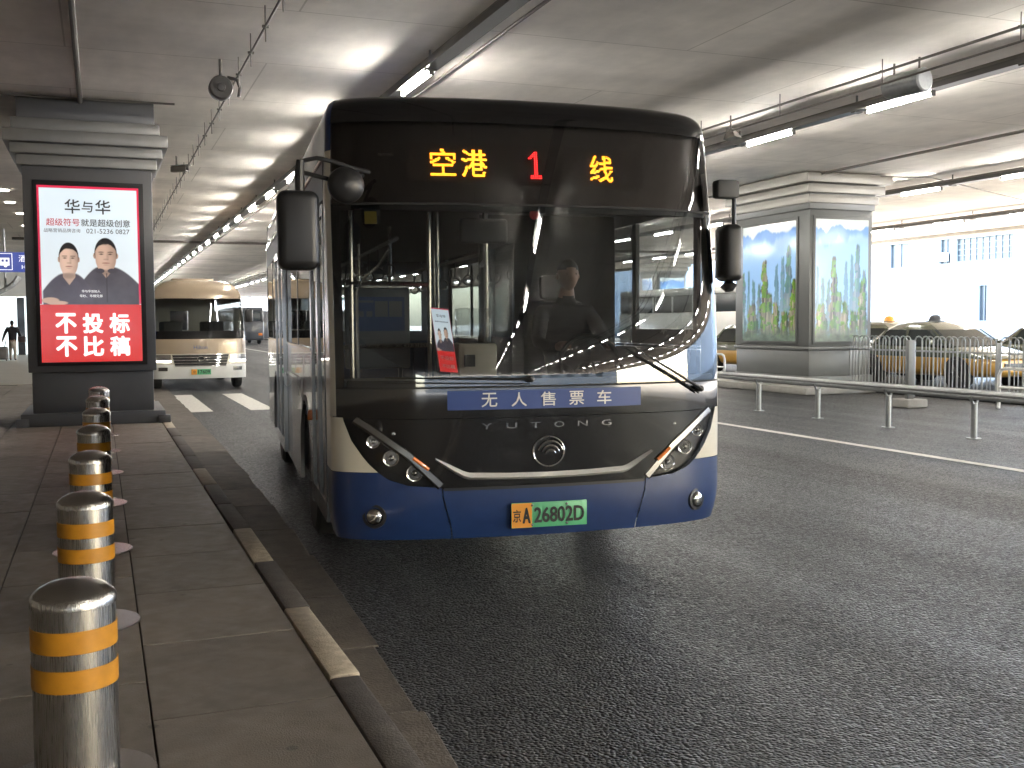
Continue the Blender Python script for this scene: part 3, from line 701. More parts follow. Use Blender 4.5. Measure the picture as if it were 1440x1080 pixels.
# number plate
pl = MB().box(-0.24, 0.24, S(0, .49) - 0.024, S(0, .49) - 0.014, 0.415, 0.567).build('number_plate', 'green', bus, bevel=0.003)
py = S(0, .49) - 0.0255
MB().box(-0.238, -0.112, py, py + 0.002, 0.417, 0.565).build('plate_field', 'plateyellow', pl, smooth=False)
lettering('lettering', '京', 'ink', pl, lambda x, z: (-0.206 + x, py - 0.0015, 0.49 + z), height=0.075, width=0.048, bold=0.012)
lettering('lettering', 'A', 'ink', pl, lambda x, z: (-0.146 + x, py - 0.0015, 0.49 + z), height=0.088, width=0.044, bold=0.03)
lettering('lettering', '26802D', 'ink', pl, lambda x, z: (0.062 + x, py - 0.0015, 0.49 + z), height=0.090, width=0.315, bold=0.022)
for x in (-0.11, 0.11):
    for z in (0.432, 0.55): MB().lathe([(0.008, py), (0.007, py - 0.005), (0.002, py - 0.006)], 10, (x, 0, z), 'y').build('bolt', 'dullchrome', pl)
# wipers
for (p, q, r_) in (((0.55, 1.495), (1.045, 1.225), 1), ((-0.98, 1.335), (-0.12, 1.315), 0)):
    n_ = 10; P = [(p[0] + (q[0] - p[0]) * i / n_, p[1] + (q[1] - p[1]) * i / n_) for i in range(n_ + 1)]
    wip = MB().tube([(x, S(x, z) - 0.05, z) for x, z in P], [0.004 + 0.007 * i / n_ for i in range(n_ + 1)], 6).build('wiper_arm', 'black', bus)
    MB().tube([(x, S(x, z) - 0.018, z - 0.03) for x, z in P], 0.005, 6).build('wiper_blade', 'rubber', wip)
    MB().lathe([(0.022, S(*q) - 0.01), (0.020, S(*q) - 0.055), (0.008, S(*q) - 0.062)], 14, (q[0], 0, q[1]), 'y').build('wiper_pivot', 'black', wip)
# sensors and small badges on the black front
for (x, z) in ((-0.93, 0.998), (0.86, 1.005)): MB().lathe([(0.012, S(x, z) + .01), (0.012, S(x, z) - 0.004), (0.002, S(x, z) - 0.006)], 12, (x, 0, z), 'y').build('sensor', 'dullchrome', bus)
lettering('lettering', 'YUTONG', 'dullchrome', bus, onf(-0.93, 2.66, 0.004), width=0.085)
MB().grid([[(x, S(x, z) + 0.01, z) for x in (-1.06, -1.03, -0.99)] for z in (2.245, 2.32)]).build('sticker', 'stickeryellow', bus)
# sides ------------------------------------------------------------------
def front_y(z): return D + rz(z)
def side_grid(name, mt, s, zs, y0f, y1f, ny=2, off=0.0, parent=None):
    rows = [[(s * (wz(z) + off), y0f(z) + (y1f(z) - y0f(z)) * i / ny, z) for i in range(ny + 1)] for z in zs]
    return MB().grid(rows).build(name, mt, parent or bus, angle=0.9)
def side_poly(name, mt, s, poly, off=0.0, th=0.03, parent=None):
    x0 = s * (HW + off); x1 = s * (HW + off - th)
    return MB().prism(poly, lambda y, z: (x0, y, z), lambda y, z: (x1, y, z)).build(name, mt, parent or bus, smooth=False)
def arch(yc, zc, r, n=16): return [(yc + r * math.cos(math.pi * (1 - k / n)), zc + r * math.sin(math.pi * (1 - k / n))) for k in range(n + 1)]
WY = (2.30, 6.75); WR = 0.47
for s in (-1, 1):
    side_grid('corner_side', 'cream', s, lin(0.771, 2.65, 16), front_y, lambda z: 0.56)
    side_grid('bumper_side', 'blue', s, lin(ZB, 0.768, 6), front_y, lambda z: 0.56)
    ys = 1.62 if s < 0 else 0.565
    lowz, beltz, headz = ZB + 0.01, 1.46, 2.42
    poly = [(ys, lowz)]
    for yc in WY: poly += [(yc - 0.56, lowz)] + arch(yc, 0.50, 0.56) + [(yc + 0.56, lowz)]
    poly += [(LEN, lowz), (LEN, beltz), (ys, beltz)]
    side_poly('side_panel', 'silver', s, poly)
    for yc in WY:
        A = arch(yc, 0.50, 0.56); Bq = arch(yc, 0.50, 0.60)
        MB().grid([[(s * (HW + 0.006), y, z) for y, z in A], [(s * (HW + 0.004), y, z) for y, z in Bq]]).build('wheel_arch_trim', 'black', bus)
    side_poly('belt_rail', 'chrome', s, [(ys, beltz + 0.002), (LEN, beltz + 0.002), (LEN, beltz + 0.022), (ys, beltz + 0.022)], off=0.012, th=0.04)
    side_poly('side_rail', 'chrome', s, [(ys + 1.4, 1.18), (6.1, 1.18), (6.1, 1.21), (ys + 1.4, 1.21)], off=0.012, th=0.012)
    side_poly('head_rail', 'black', s, [(0.562, headz), (LEN, headz), (LEN, 2.648), (0.562, 2.648)])
    side_grid('roof_cove', 'blue' if s < 0 else 'silver', s, lin(2.65, ZT, 12), front_y, lambda z: LEN, ny=12)
    side_poly('drip_rail', 'chrome', s, [(0.562, 2.652), (LEN, 2.652), (LEN, 2.672), (0.562, 2.672)], off=0.012, th=0.03)
    # windows
    spans = [(1.70, 2.94), (2.98, 4.36), (5.92, 7.22), (7.26, 8.58)] if s < 0 else [(0.62, 1.66), (1.74, 3.10), (3.14, 4.56), (4.60, 6.0), (6.04, 7.30), (7.34, 8.58)]
    for (a, c) in spans:
        zb_ = beltz + 0.024 if not (s > 0 and a < 1) else 1.60
        gl = 'clearside' if (s > 0 and a < 1) else 'side'
        side_poly('window', gl, s, [(a, zb_), (c, zb_), (c, headz - 0.004), (a, headz - 0.004)], off=-0.004, th=0.006)
        if s > 0 and a < 1: side_poly('driver_sill', 'silver', s, [(0.565, beltz + 0.024), (1.70, beltz + 0.024), (1.70, 1.598), (0.565, 1.598)])
    cuts = sorted(set([ys] + [v for ac in spans for v in ac] + [LEN]))
    edges = [0.562 if s > 0 else 1.62] + [v for ac in spans for v in ac] + [LEN]
    for k in range(0, len(edges), 2):
        a, c = edges[k], edges[k + 1]
        if s < 0 and 4.3 < a < 5.0: a, c = 4.36, 4.44
        side_poly('window_post', 'black', s, [(a, beltz + 0.024), (c, beltz + 0.024), (c, headz - 0.002), (a, headz - 0.002)])
    if s < 0:
        side_poly('window_post', 'black', s, [(5.84, beltz + 0.024), (5.92, beltz + 0.024), (5.92, headz - 0.002), (5.84, headz - 0.002)])
        for (d0, d1) in ((0.60, 1.60), (4.46, 5.82)):
            # two-leaf glazed doors; the rear one stands proud of the panel behind it
            o_ = 0.0 if d0 < 1 else 0.035
            door = empty('door', (0, 0, 0)); door.parent = bus
            mid = (d0 + d1) / 2
            for (a, c) in ((d0, mid - 0.008), (mid + 0.008, d1)):
                b = MB()
                for (ya, yb, za, zb2) in ((a, a + 0.045, 0.40, 2.40), (c - 0.045, c, 0.40, 2.40), (a + .045, c - .045, 0.40, 0.52), (a + .045, c - .045, 2.33, 2.40)):
                    b.box(-(HW + o_ + 0.004), -(HW + o_ - 0.032), ya, yb, za, zb2)
                leaf = b.build('door_leaf', 'dullchrome' if d0 < 1 else 'silver', door, smooth=False)
                MB().box(-(HW + o_ - 0.008), -(HW + o_ - 0.014), a + 0.045, c - 0.045, 0.52, 2.33).build('door_glass', 'side', leaf, smooth=False)
                MB().tube([(-(HW + o_ - 0.06), (a + c) / 2 + .1, 0.9), (-(HW + o_ - 0.06), (a + c) / 2 + .1, 1.7)], 0.016, 8).build('grab_bar', 'steel', leaf)
        MB().box(-HW - 0.03, -HW + 0.02, 1.655, 1.70, 0.955, 1.03).build('side_indicator', 'amber', bus, bevel=0.012)
    # wheels
    for yc in WY:
        wh = MB().lathe([(0.28, -0.13), (0.42, -0.14), (0.465, -0.11), (WR, -0.04), (WR, 0.06), (0.46, 0.12), (0.41, 0.14), (0.285, 0.13)], 40, (0, 0, 0), 'x').build('wheel', 'rubber', bus)
        wh.location = (s * (HW - 0.19), yc, WR)
        MB().lathe([(0.285, s * 0.125), (0.27, s * 0.128), (0.24, s * 0.09), (0.16, s * 0.06), (0.15, s * 0.13), (0.10, s * 0.15), (0.003, s * 0.155)], 32, (0, 0, 0), 'x').build('rim', 'dullchrome', wh)
        for k in range(10):
            t = 2 * math.pi * k / 10
            MB().lathe([(0.014, s * 0.07), (0.014, s * 0.10), (0.004, s * 0.105)], 8, (0, 0.205 * math.cos(t), 0.205 * math.sin(t)), 'x').build('wheel_nut', 'dullchrome', wh)
        MB().box(min(s * 0.55, s * (HW - 0.05)), max(s * 0.55, s * (HW - 0.05)), yc - 0.62, yc + 0.62, 1.075, 1.11).build('wheel_box', 'interior', bus)
# roof
rows = []
for i in range(25):
    x = wz(ZT) * math.sin(math.pi / 2 * (-1 + 2 * i / 24)); rows.append([(x, S(x, ZT), ZT), (x, LEN, ZT)])
MB().grid(rows).build('roof', 'blue', bus, angle=1.0)
MB().box(-1.0, 1.0, 3.6, 6.6, ZT - 0.01, ZT + 0.16).build('roof_unit', 'whitecar', bus, bevel=0.05)
# rear wall with window
b = MB()
b.box(-HW + .01, HW - .01, LEN - 0.03, LEN, ZB, 1.55); b.box(-HW + .01, HW - .01, LEN - 0.03, LEN, 2.35, ZT - 0.06)
b.box(-HW + .01, -0.85, LEN - 0.03, LEN, 1.55, 2.35); b.box(0.85, HW - .01, LEN - 0.03, LEN, 1.55, 2.35)
b.build('rear_wall', 'silver', bus, smooth=False)
MB().box(-0.85, 0.85, LEN - 0.02, LEN - 0.014, 1.55, 2.35).build('rear_window', 'side', bus, smooth=False)
# saloon
B('floor', 'interior', bus, -HW + .04, HW - .04, 0.45, LEN - 0.05, 0.40, 0.46)
B('inner_ceiling', 'interior_light', bus, -1.1, 1.1, 0.80, LEN - 0.05, 2.52, 2.56)
B('front_header', 'interior', bus, -1.15, 1.15, 0.52, 0.60, 2.36, 2.56)
B('underlight_block', 'black', bus, -0.98, 0.98, 1.75, LEN - 0.3, 0.13, ZB + .004)  # added block that stops light passing beneath the bus
B('underlight_screen', 'black', bus, -0.80, 1.0, 1.58, 1.62, 0.12, ZB + .004)  # added screen ahead of the wheels, cuts low light under the bumper
B('underbody', 'black', bus, -HW + .1, HW - .1, 0.35, LEN - 0.1, ZB + .005, 0.398)
b = MB(); prof = [(-1.0)]
rows = []
for x in lin(-1.16, 1.16, 16):
    rows.append([(x, S(x, 0.9) + 0.12, 0.9), (x, S(x, 1.26) + 0.05, 1.24), (x, S(x, 1.28) + 0.06, 1.285), (x, 0.72, 1.30), (x, 0.86, 1.22), (x, 0.88, 0.5)])
MB().grid(rows).build('dashboard', 'black', bus, angle=0.7)
B('driver_platform', 'interior', bus, 0.05, 1.2, 0.9, 2.0, 0.46, 0.78)
MB().tube([(0.60 + 0.22 * math.cos(t), 0.92 + 0.05 * math.sin(t), 1.36 + 0.20 * math.sin(t)) for t in [2 * math.pi * k / 28 for k in range(28)]], 0.016, 8, closed=True).build('steering_wheel', 'black', bus)
MB().tube([(0.60, 0.92, 1.36), (0.60, 0.80, 1.2)], 0.03, 8).build('steering_column', 'black', bus)
dseat = MB().box(0.36, 0.84, 1.25, 1.75, 1.10, 1.22).build('driver_seat', 'interior', bus, bevel=0.04)
MB().box(0.36, 0.84, 1.70, 1.82, 1.20, 1.82).build('backrest', 'interior', dseat, bevel=0.05)
MB().box(0.48, 0.72, 1.72, 1.80, 1.83, 2.02).build('headrest', 'interior', dseat, bevel=0.04)
MB().tube([(0.6, 1.5, 0.78), (0.6, 1.5, 1.1)], 0.12, 12).build('pedestal', 'interior', dseat)
# driver's cabin screen
scr = MB().box(0.05, 0.08, 1.0, 2.0, 0.78, 1.55).build('cabin_screen', 'interior', bus)
MB().box(0.06, 0.07, 1.0, 2.0, 1.55, 2.2).build('screen_glass', 'clearside', scr, smooth=False)
B('cabin_back', 'interior', bus, 0.08, 1.2, 2.0, 2.04, 0.78, 2.50)
# poles and bars
def pole(pts, r=0.017): return MB().tube(pts, r, 10).build('handrail', 'steel', bus)
for (x, y_) in ((-0.48, 1.25), (-0.30, 1.85), (-0.06, 1.28), (0.10, 2.1), (-1.02, 1.30), (-0.42, 3.4), (0.42, 3.4), (-0.42, 5.6), (0.42, 5.6)): pole([(x, y_, 0.46), (x, y_, 2.52)])
pole([(-1.06, 1.30, 1.935), (-0.48, 1.25, 1.925)]); pole([(-1.12, 1.32, 1.49), (-0.46, 1.25, 1.50)]); pole([(-0.06, 1.28, 2.10), (0.10, 2.1, 2.10)])
pole([(-0.86, 0.62, 2.12), (-0.92, 0.70, 2.02), (-1.0, 0.74, 1.95), (-1.05, 0.76, 1.86), (-1.05, 0.76, 1.2)], 0.011)
for s in (-1, 1): pole([(s * 0.55, 2.2, 2.32), (s * 0.55, 8.2, 2.32)])
for s in (-1, 1):
    for k in range(9):
        b = MB(); yy = 2.6 + k * 0.62; b.tube([(s * .55, yy, 2.3), (s * .55, yy, 2.14)], 0.008, 6)
        b.tube([(s * .55 + 0.05 * math.cos(t), yy, 2.09 + 0.05 * math.sin(t)) for t in [2 * math.pi * q / 12 for q in range(12)]], 0.009, 6, closed=True); b.build('strap_handle', 'interior_light', bus)
for s in (-1, 1):
    for k in range(7):
        yy = 3.0 + k * 0.8
        if s < 0 and 4.3 < yy < 5.9: continue
        st_ = MB().box(s * 0.75 - 0.40, s * 0.75 + 0.40, yy, yy + 0.42, 0.80, 0.86).build('passenger_seat', 'seat', bus, bevel=0.02)
        MB().box(s * 0.75 - 0.40, s * 0.75 + 0.40, yy + 0.38, yy + 0.44, 0.86, 1.42).build('backrest', 'seat', st_, bevel=0.025)
        MB().box(s * 0.75 - 0.05, s * 0.75 + 0.05, yy + .15, yy + .25, 0.46, 0.80).build('seat_leg', 'steel', st_)
# map board behind the front door, fare box, inside mirror, hanging placard
mb = MB().box(-1.06, -0.60, 1.36, 1.39, 1.335, 1.905).build('map_board', 'mapboard', bus, bevel=0.015)
MB().box(-1.02, -0.64, 1.352, 1.357, 1.60, 1.84).build('map_field', 'mapblue', mb, smooth=False)
for (a, c, z0, z1) in ((-1.01, -0.86, 1.80, 1.815), (-0.85, -0.76, 1.70, 1.81), (-0.75, -0.66, 1.70, 1.81), (-1.01, -0.93, 1.70, 1.74), (-0.91, -0.87, 1.70, 1.74), (-1.0, -0.66, 1.545, 1.555)):
    MB().box(a, c, 1.345, 1.350, z0, z1).build('map_field', 'mapboard', mb, smooth=False)
fb = MB().box(-0.37, -0.10, 0.82, 1.10, 0.46, 1.515).build('fare_box', 'beige', bus, bevel=0.02)
MB().box(-0.34, -0.13, 0.86, 1.06, 1.515, 1.75).build('coin_window', 'clearside', fb, bevel=0.01)
MB().box(-0.33, -0.26, 0.80, 0.825, 1.36, 1.44).build('slot', 'black', fb, smooth=False)
im = MB().box(-0.41, -0.09, 0.56, 0.60, 2.165, 2.325).build('inside_mirror', 'interior', bus, bevel=0.03, seg=3)
MB().box(-0.395, -0.105, 0.603, 0.606, 2.18, 2.31).build('glass', 'mirror', im, smooth=False)
MB().tube([(-0.25, 0.58, 2.31), (-0.25, 0.56, 2.40)], 0.009, 8).build('bracket', 'black', im)
def hmap(u, v):
    tx = -0.055 * v; return (-0.598 + u * 0.115 - 0.055 * (v - 0.5) + 0.01, 0.50 + 0.02 * v, 1.335 + v * 0.405 + 0.012 * (1 - u))
def ad_small(U, V): return ad_colors(U, V)
hang = raster('hanging_placard', 'paper', bus, hmap, 36, 90, ad_small)
for body, v in (('华与华', 0.88), ('超级符号就是超级创意', 0.79), ('不投标', 0.22), ('不比稿', 0.09)):
    def fm(x, z, v=v):
        p = hmap(0.5 + x / 0.115, v + z / 0.405); return (p[0], p[1] - 0.003, p[2])
    lettering('lettering', body, 'white' if v < 0.3 else 'ink', hang, fm, width=0.085 if v != 0.88 else 0.06, bold=0.01)
MB().tube([(-0.585, 0.53, 1.745), (-0.585, 0.58, 2.36)], 0.002, 5).build('string', 'black', hang)
MB().lathe([(0.03, 0), (0.03, 0.004), (0.002, 0.005)], 16, (-0.04, S(-.04, 2.33) + 0.012, 2.31), 'y').build('sticker', 'reddisc', bus)
# mirrors
ml = MB().box(-1.585, -1.355, -0.10, 0.10, 1.955, 2.395).build('mirror', 'black', bus, bevel=0.05, seg=4)
MB().box(-1.565, -1.375, 0.101, 0.104, 1.99, 2.35).build('mirror_glass', 'mirror', ml, smooth=False)
MB().tube([(-1.455, 0.0, 2.37), (-1.455, 0.0, 2.50), (-1.45, 0.0, 2.57)], [0.028, 0.028, 0.022], 10).build('mirror_stem', 'black', ml)
MB().tube([(-1.45, 0.0, 2.565), (-1.36, 0.0, 2.585), (-1.26, 0.02, 2.57), (-1.15, 0.10, 2.55), (-1.04, 0.18, 2.54)], 0.013, 8).build('mirror_arm', 'black', ml)
MB().tube([(-1.45, 0.0, 2.505), (-1.34, 0.0, 2.48), (-1.22, 0.05, 2.46), (-1.08, 0.16, 2.52)], 0.013, 8).build('mirror_arm', 'black', ml)
MB().lathe([(0.02, 0.06), (0.075, 0.045), (0.105, 0.0), (0.10, -0.03), (0.07, -0.055), (0.003, -0.065)], 24, (-1.20, -0.02, 2.435), 'y').build('round_mirror', 'black', ml, angle=1.2)
mr_ = MB().box(1.285, 1.425, 0.22, 0.40, 1.915, 2.29).build('mirror', 'black', bus, bevel=0.045, seg=4)
MB().box(1.30, 1.41, 0.401, 0.404, 1.94, 2.26).build('mirror_glass', 'mirror', mr_, smooth=False)
MB().tube([(1.385, 0.30, 2.28), (1.385, 0.30, 2.50)], 0.015, 8).build('mirror_stem', 'black', mr_)
MB().box(1.25, 1.41, 0.26, 0.36, 2.46, 2.58).build('mirror_bracket', 'interior_light', mr_, bevel=0.02)
MB().tube([(1.345, 0.30, 1.92), (1.345, 0.29, 1.885), (1.345, 0.28, 1.855)], [0.02, 0.055, 0.03], 14).build('round_mirror', 'black', mr_)

# ------------------------------------------------------------------ people
def skin_figure(name, nodes, edges, root, sub=2):
    me = bpy.data.meshes.new(name); names = list(nodes)
    me.from_pydata([nodes[k][0] for k in names], [(names.index(a), names.index(b2)) for a, b2 in edges], [])
    o = bpy.data.objects.new(name, me); COL.objects.link(o)
    sk = o.modifiers.new('skin', 'SKIN'); sk.use_smooth_shade = True
    for i, k in enumerate(names):
        r = nodes[k][1]; me.skin_vertices[0].data[i].radius = r if isinstance(r, tuple) else (r, r)
        me.skin_vertices[0].data[i].use_root = (k == root)
    ss = o.modifiers.new('sub', 'SUBSURF'); ss.levels = sub; ss.render_levels = sub
    dg = bpy.context.evaluated_depsgraph_get(); dg.update()
    res = bpy.data.meshes.new_from_object(o.evaluated_get(dg)); bpy.data.objects.remove(o); res.name = name
    res.materials.clear(); return res
def head_geo(b, c, w, h, d, face=-1):
    """an egg-shaped skull with jaw, nose and ears; face looks along face*y"""
    n1, n2 = 14, 18; rows = []
    for i in range(n1 + 1):
        ph = math.pi * i / n1; z = math.cos(ph); r = math.sin(ph); row = []
        for k in range(n2 + 1):
            t = 2 * math.pi * k / n2; x, y_ = r * math.cos(t), r * math.sin(t)
            jaw = 1 - 0.28 * max(0, -z) ** 1.3
            yy = y_ * d * (1 - 0.12 * max(0, -z)); xx = x * w * jaw
            if y_ * face > 0.93 and -0.35 < z < 0.12: yy += face * 0.022 * (1 - abs(z + 0.15) / 0.35)
            row.append((c[0] + xx, c[1] + yy, c[2] + z * h))
        rows.append(row)
    b.grid(rows)
    return b
def part_mesh(o, fn, mats):
    for mm in mats: o.data.materials.append(M[mm])
    for p in o.data.polygons: p.material_index = fn(p.center)
# bus driver, seated (a thing of its own, placed in the driver's cab)
def bus_pt(x, y_, z):
    c, s_ = math.cos(-YAW), math.sin(-YAW); return (2.515 + c * x - s_ * y_, 5.835 + s_ * x + c * y_, z)
nd = {'hip': ((0, 0.30, 0.14), (0.17, 0.13)), 'waist': ((0, 0.28, 0.34), (0.16, 0.12)), 'chest': ((0, 0.25, 0.55), (0.19, 0.13)), 'neckb': ((0, 0.24, 0.68), (0.09, 0.08)), 'neck': ((0, 0.22, 0.76), 0.058), 'headb': ((0, 0.20, 0.84), 0.06)}
ed = [('hip', 'waist'), ('waist', 'chest'), ('chest', 'neckb'), ('neckb', 'neck'), ('neck', 'headb')]
for s, nm in ((-1, 'l'), (1, 'r')):
    nd.update({'sh' + nm: ((s * 0.19, 0.25, 0.62), 0.075), 'el' + nm: ((s * 0.27, 0.08, 0.40), 0.052), 'wr' + nm: ((s * 0.19, -0.14, 0.38), 0.034), 'ha' + nm: ((s * 0.16, -0.21, 0.39), (0.045, 0.028)),
               'kn' + nm: ((s * 0.15, -0.16, 0.13), 0.078), 'an' + nm: ((s * 0.14, -0.24, -0.28), 0.05), 'to' + nm: ((s * 0.14, -0.40, -0.31), 0.045)})
    ed += [('chest', 'sh' + nm), ('sh' + nm, 'el' + nm), ('el' + nm, 'wr' + nm), ('wr' + nm, 'ha' + nm), ('hip', 'kn' + nm), ('kn' + nm, 'an' + nm), ('an' + nm, 'to' + nm)]
    for f in range(4):
        a = 'f%d' % f + nm; nd[a] = ((s * (0.135 + 0.018 * f), -0.262 + .004 * f, 0.395), 0.011); nd[a + 'b'] = ((s * (0.14 + 0.018 * f), -0.268, 0.365), 0.010); ed += [('ha' + nm, a), (a, a + 'b')]
    nd['th' + nm] = ((s * 0.115, -0.215, 0.415), 0.012); nd['tb' + nm] = ((s * 0.105, -0.245, 0.42), 0.011); ed += [('ha' + nm, 'th' + nm), ('th' + nm, 'tb' + nm)]
me = skin_figure('person', nd, ed, 'hip', 2)
drv = new_obj('person', me); drv.location = bus_pt(0.60, 1.22, 1.10); drv.rotation_euler = (0, 0, -YAW)
tag(drv, 'bus driver in dark clothes seated behind the steering wheel', 'person')
part_mesh(drv, lambda c: 1 if (c.z > 0.74 or c.y < -0.16 and c.z > 0.3) else 0, ['cloth_dark', 'skin'])
hd = head_geo(MB(), (0, 0.185, 0.90), 0.078, 0.118, 0.098).build('head', 'skin', drv, angle=2)
MB().grid([[(0.083 * math.sin(p_) * math.cos(t), 0.195 + 0.103 * math.sin(p_) * math.sin(t), 0.915 + 0.112 * math.cos(p_) - (0.03 if math.sin(t) < -.3 else -.0) * 0) for t in lin(0, 2 * math.pi, 18)] for p_ in lin(0.02, 1.35, 6)]).build('hair', 'hair', drv, angle=2)
for s in (-1, 1):
    MB().lathe([(0.02, -0.008), (0.026, 0.0), (0.015, 0.008)], 10, (s * 0.079, 0.19, 0.895), 'x').build('ear', 'skin', drv)
    MB().lathe([(0.009, 0.0), (0.008, -0.003), (0.002, -0.004)], 10, (s * 0.030, 0.100, 0.908), 'y').build('eye', 'hair', drv)
# traveller walking away with luggage
nd = {'hip': ((0, 0, 0.92), (0.16, 0.12)), 'waist': ((0, 0, 1.08), (0.16, 0.12)), 'chest': ((0, 0.02, 1.30), (0.20, 0.14)), 'neckb': ((0, 0.03, 1.45), (0.09, 0.08)), 'neck': ((0, 0.04, 1.52), 0.06), 'headb': ((0, 0.05, 1.58), 0.06)}
ed = [('hip', 'waist'), ('waist', 'chest'), ('chest', 'neckb'), ('neckb', 'neck'), ('neck', 'headb')]
for s, nm, st_ in ((-1, 'l', 0.16), (1, 'r', -0.14)):
    nd.update({'sh' + nm: ((s * 0.19, 0.02, 1.40), 0.085), 'el' + nm: ((s * 0.31, -0.04 * s, 1.13), 0.062), 'wr' + nm: ((s * 0.38, 0.04 * s, 0.90), 0.04), 'ha' + nm: ((s * 0.39, 0.06 * s, 0.82), (0.045, 0.03)),
               'kn' + nm: ((s * 0.10, st_ * 0.8, 0.50), 0.075), 'an' + nm: ((s * 0.10, st_ * 1.2, 0.10), 0.05), 'to' + nm: ((s * 0.11, st_ * 1.2 + 0.15, 0.045), 0.045)})
    ed += [('chest', 'sh' + nm), ('sh' + nm, 'el' + nm), ('el' + nm, 'wr' + nm), ('wr' + nm, 'ha' + nm), ('hip', 'kn' + nm), ('kn' + nm, 'an' + nm), ('an' + nm, 'to' + nm)]
me = skin_figure('person', nd, ed, 'hip', 2)
wk = new_obj('person', me); wk.location = (-3.55, 50.6, SW)
tag(wk, 'traveller in a dark coat and pale trousers walking away with luggage', 'person')
part_mesh(wk, lambda c: (2 if c.z < 0.09 else 1) if c.z < 0.86 and abs(c.x) < 0.3 else (3 if (c.z > 1.5 or c.z < .9) else 0), ['cloth_dark', 'cloth_pale', 'black', 'skin'])
head_geo(MB(), (0, 0.05, 1.64), 0.08, 0.12, 0.10, 1).build('hair', 'hair', wk, angle=2)
bag = MB().box(-0.16, 0.16, -0.09, 0.09, 0, 0.26).build('shoulder_bag', mat('bag_leather', (0.05, 0.03, 0.03), 0.5), bevel=0.04); bag.location = (-3.17, 50.55, 0.95)
MB().tube([(-0.12, 0, 0.25), (-0.1, 0, 0.42), (-0.18, 0.0, 0.52)], 0.012, 6).build('strap', 'black', bag); tag(bag, 'dark brown bag at the hip of the walking traveller', 'bag')
cs = empty('suitcase', (-4.02, 50.5, SW), label='grey suitcase rolling beside the walking traveller', cat='suitcase')
MB().box(-0.30, 0.30, -0.2, 0.2, 0.06, 0.62).build('shell', 'luggage', cs, bevel=0.09, seg=3)
MB().tube([(0.16, 0.1, 0.6), (0.22, 0.1, 0.86), (0.22, -0.1, 0.86), (0.16, -0.1, 0.6)], 0.012, 6).build('handle', 'black', cs)
for sx_ in (-.22, .22):
    for sy_ in (-.15, .15): MB().lathe([(0.035, -.015), (0.035, .015)], 12, (sx_, sy_, 0.035), 'x').build('wheel', 'rubber', cs)

# ------------------------------------------------------------------ champagne minibus behind
mini = empty('minibus', (2.36, 27.6, 0), label='champagne and cream minibus with lit headlights behind the advertising pillar', cat='minibus')
MWd = 1.14; MT = 2.80
def mw(z):      # half width narrows towards the roof
    t = max(0, (z - 1.0) / 1.8); w = MWd - 0.10 * t * t
    t2 = min(max((z - 2.35) / 0.46, 0), 0.999); return w - 0.42 * (1 - math.sqrt(1 - t2 * t2))
def mrz(z):
    r = 0.0
    if z > 1.25: r += 0.24 * (z - 1.25)
    t = min(max((z - 2.30) / 0.51, 0), 0.999); r += 0.55 * (1 - math.sqrt(1 - t * t))
    if z < 0.6: r += 0.05 * ((0.6 - z) / 0.3) ** 2
    return r
def MS(x, z):
    q = min(abs(x) / mw(z), 1); return 0.26 * (0.5 * q * q + 0.5 * (1 - math.sqrt(max(0, 1 - q ** 6)))) + mrz(z)
def mdrape(name, mt, zs, bf, off=0.0, nx=18, parent=None):
    rows = []
    for z in zs:
        a, b2 = bf(z); w = mw(z); ta, tb = math.asin(max(-1, min(1, a / w))), math.asin(max(-1, min(1, b2 / w)))
        rows.append([(w * math.sin(ta + (tb - ta) * i / nx), MS(w * math.sin(ta + (tb - ta) * i / nx), z) - off, z) for i in range(nx + 1)])
    return MB().grid(rows).build(name, mt, parent or mini, angle=1.0)
full = lambda z: (-mw(z), mw(z)); k96 = lambda z: (-mw(z) * .965, mw(z) * .965)
mdrape('bumper', 'whitecar', lin(0.30, 0.66, 8), full)
mdrape('front_panel', 'gold', lin(0.93, 1.30, 6), full)
mdrape('grille_surround', 'cream', lin(0.663, 0.927, 6), full)
mdrape('lower_mask', 'gloss', lin(1.303, 1.50, 5), full)
mdrape('windscreen', 'side', lin(1.503, 2.32, 16), k96, nx=24)
for s in (-1, 1):
    def ps(z, s=s): a, b2 = mw(z) * .965, mw(z); return (a, b2) if s > 0 else (-b2, -a)
    mdrape('screen_pillar', 'black', lin(1.503, 2.32, 12), ps, nx=4)
mdrape('roof_front', 'gold', lin(2.323, MT, 14), full, nx=24)
gr = mdrape('grille', 'black', lin(0.62, 0.905, 6), lambda z: (-0.62 - 0.25 * (z - .62), 0.62 + 0.25 * (z - .62)), off=0.012)
for z in (0.625, 0.69, 0.765, 0.835, 0.90):
    w_ = 0.62 + 0.25 * (z - .62)
    MB().tube([(x, MS(x, z) - 0.022, z) for x in lin(-w_, w_, 12)], 0.012, 6).build('grille_bar', 'chrome', gr)
MB().tube([(0.085 * math.cos(t), MS(0, .8) - 0.04, 0.80 + 0.055 * math.sin(t)) for t in [2 * math.pi * k / 20 for k in range(20)]], 0.010, 6, closed=True).build('badge', 'chrome', gr)
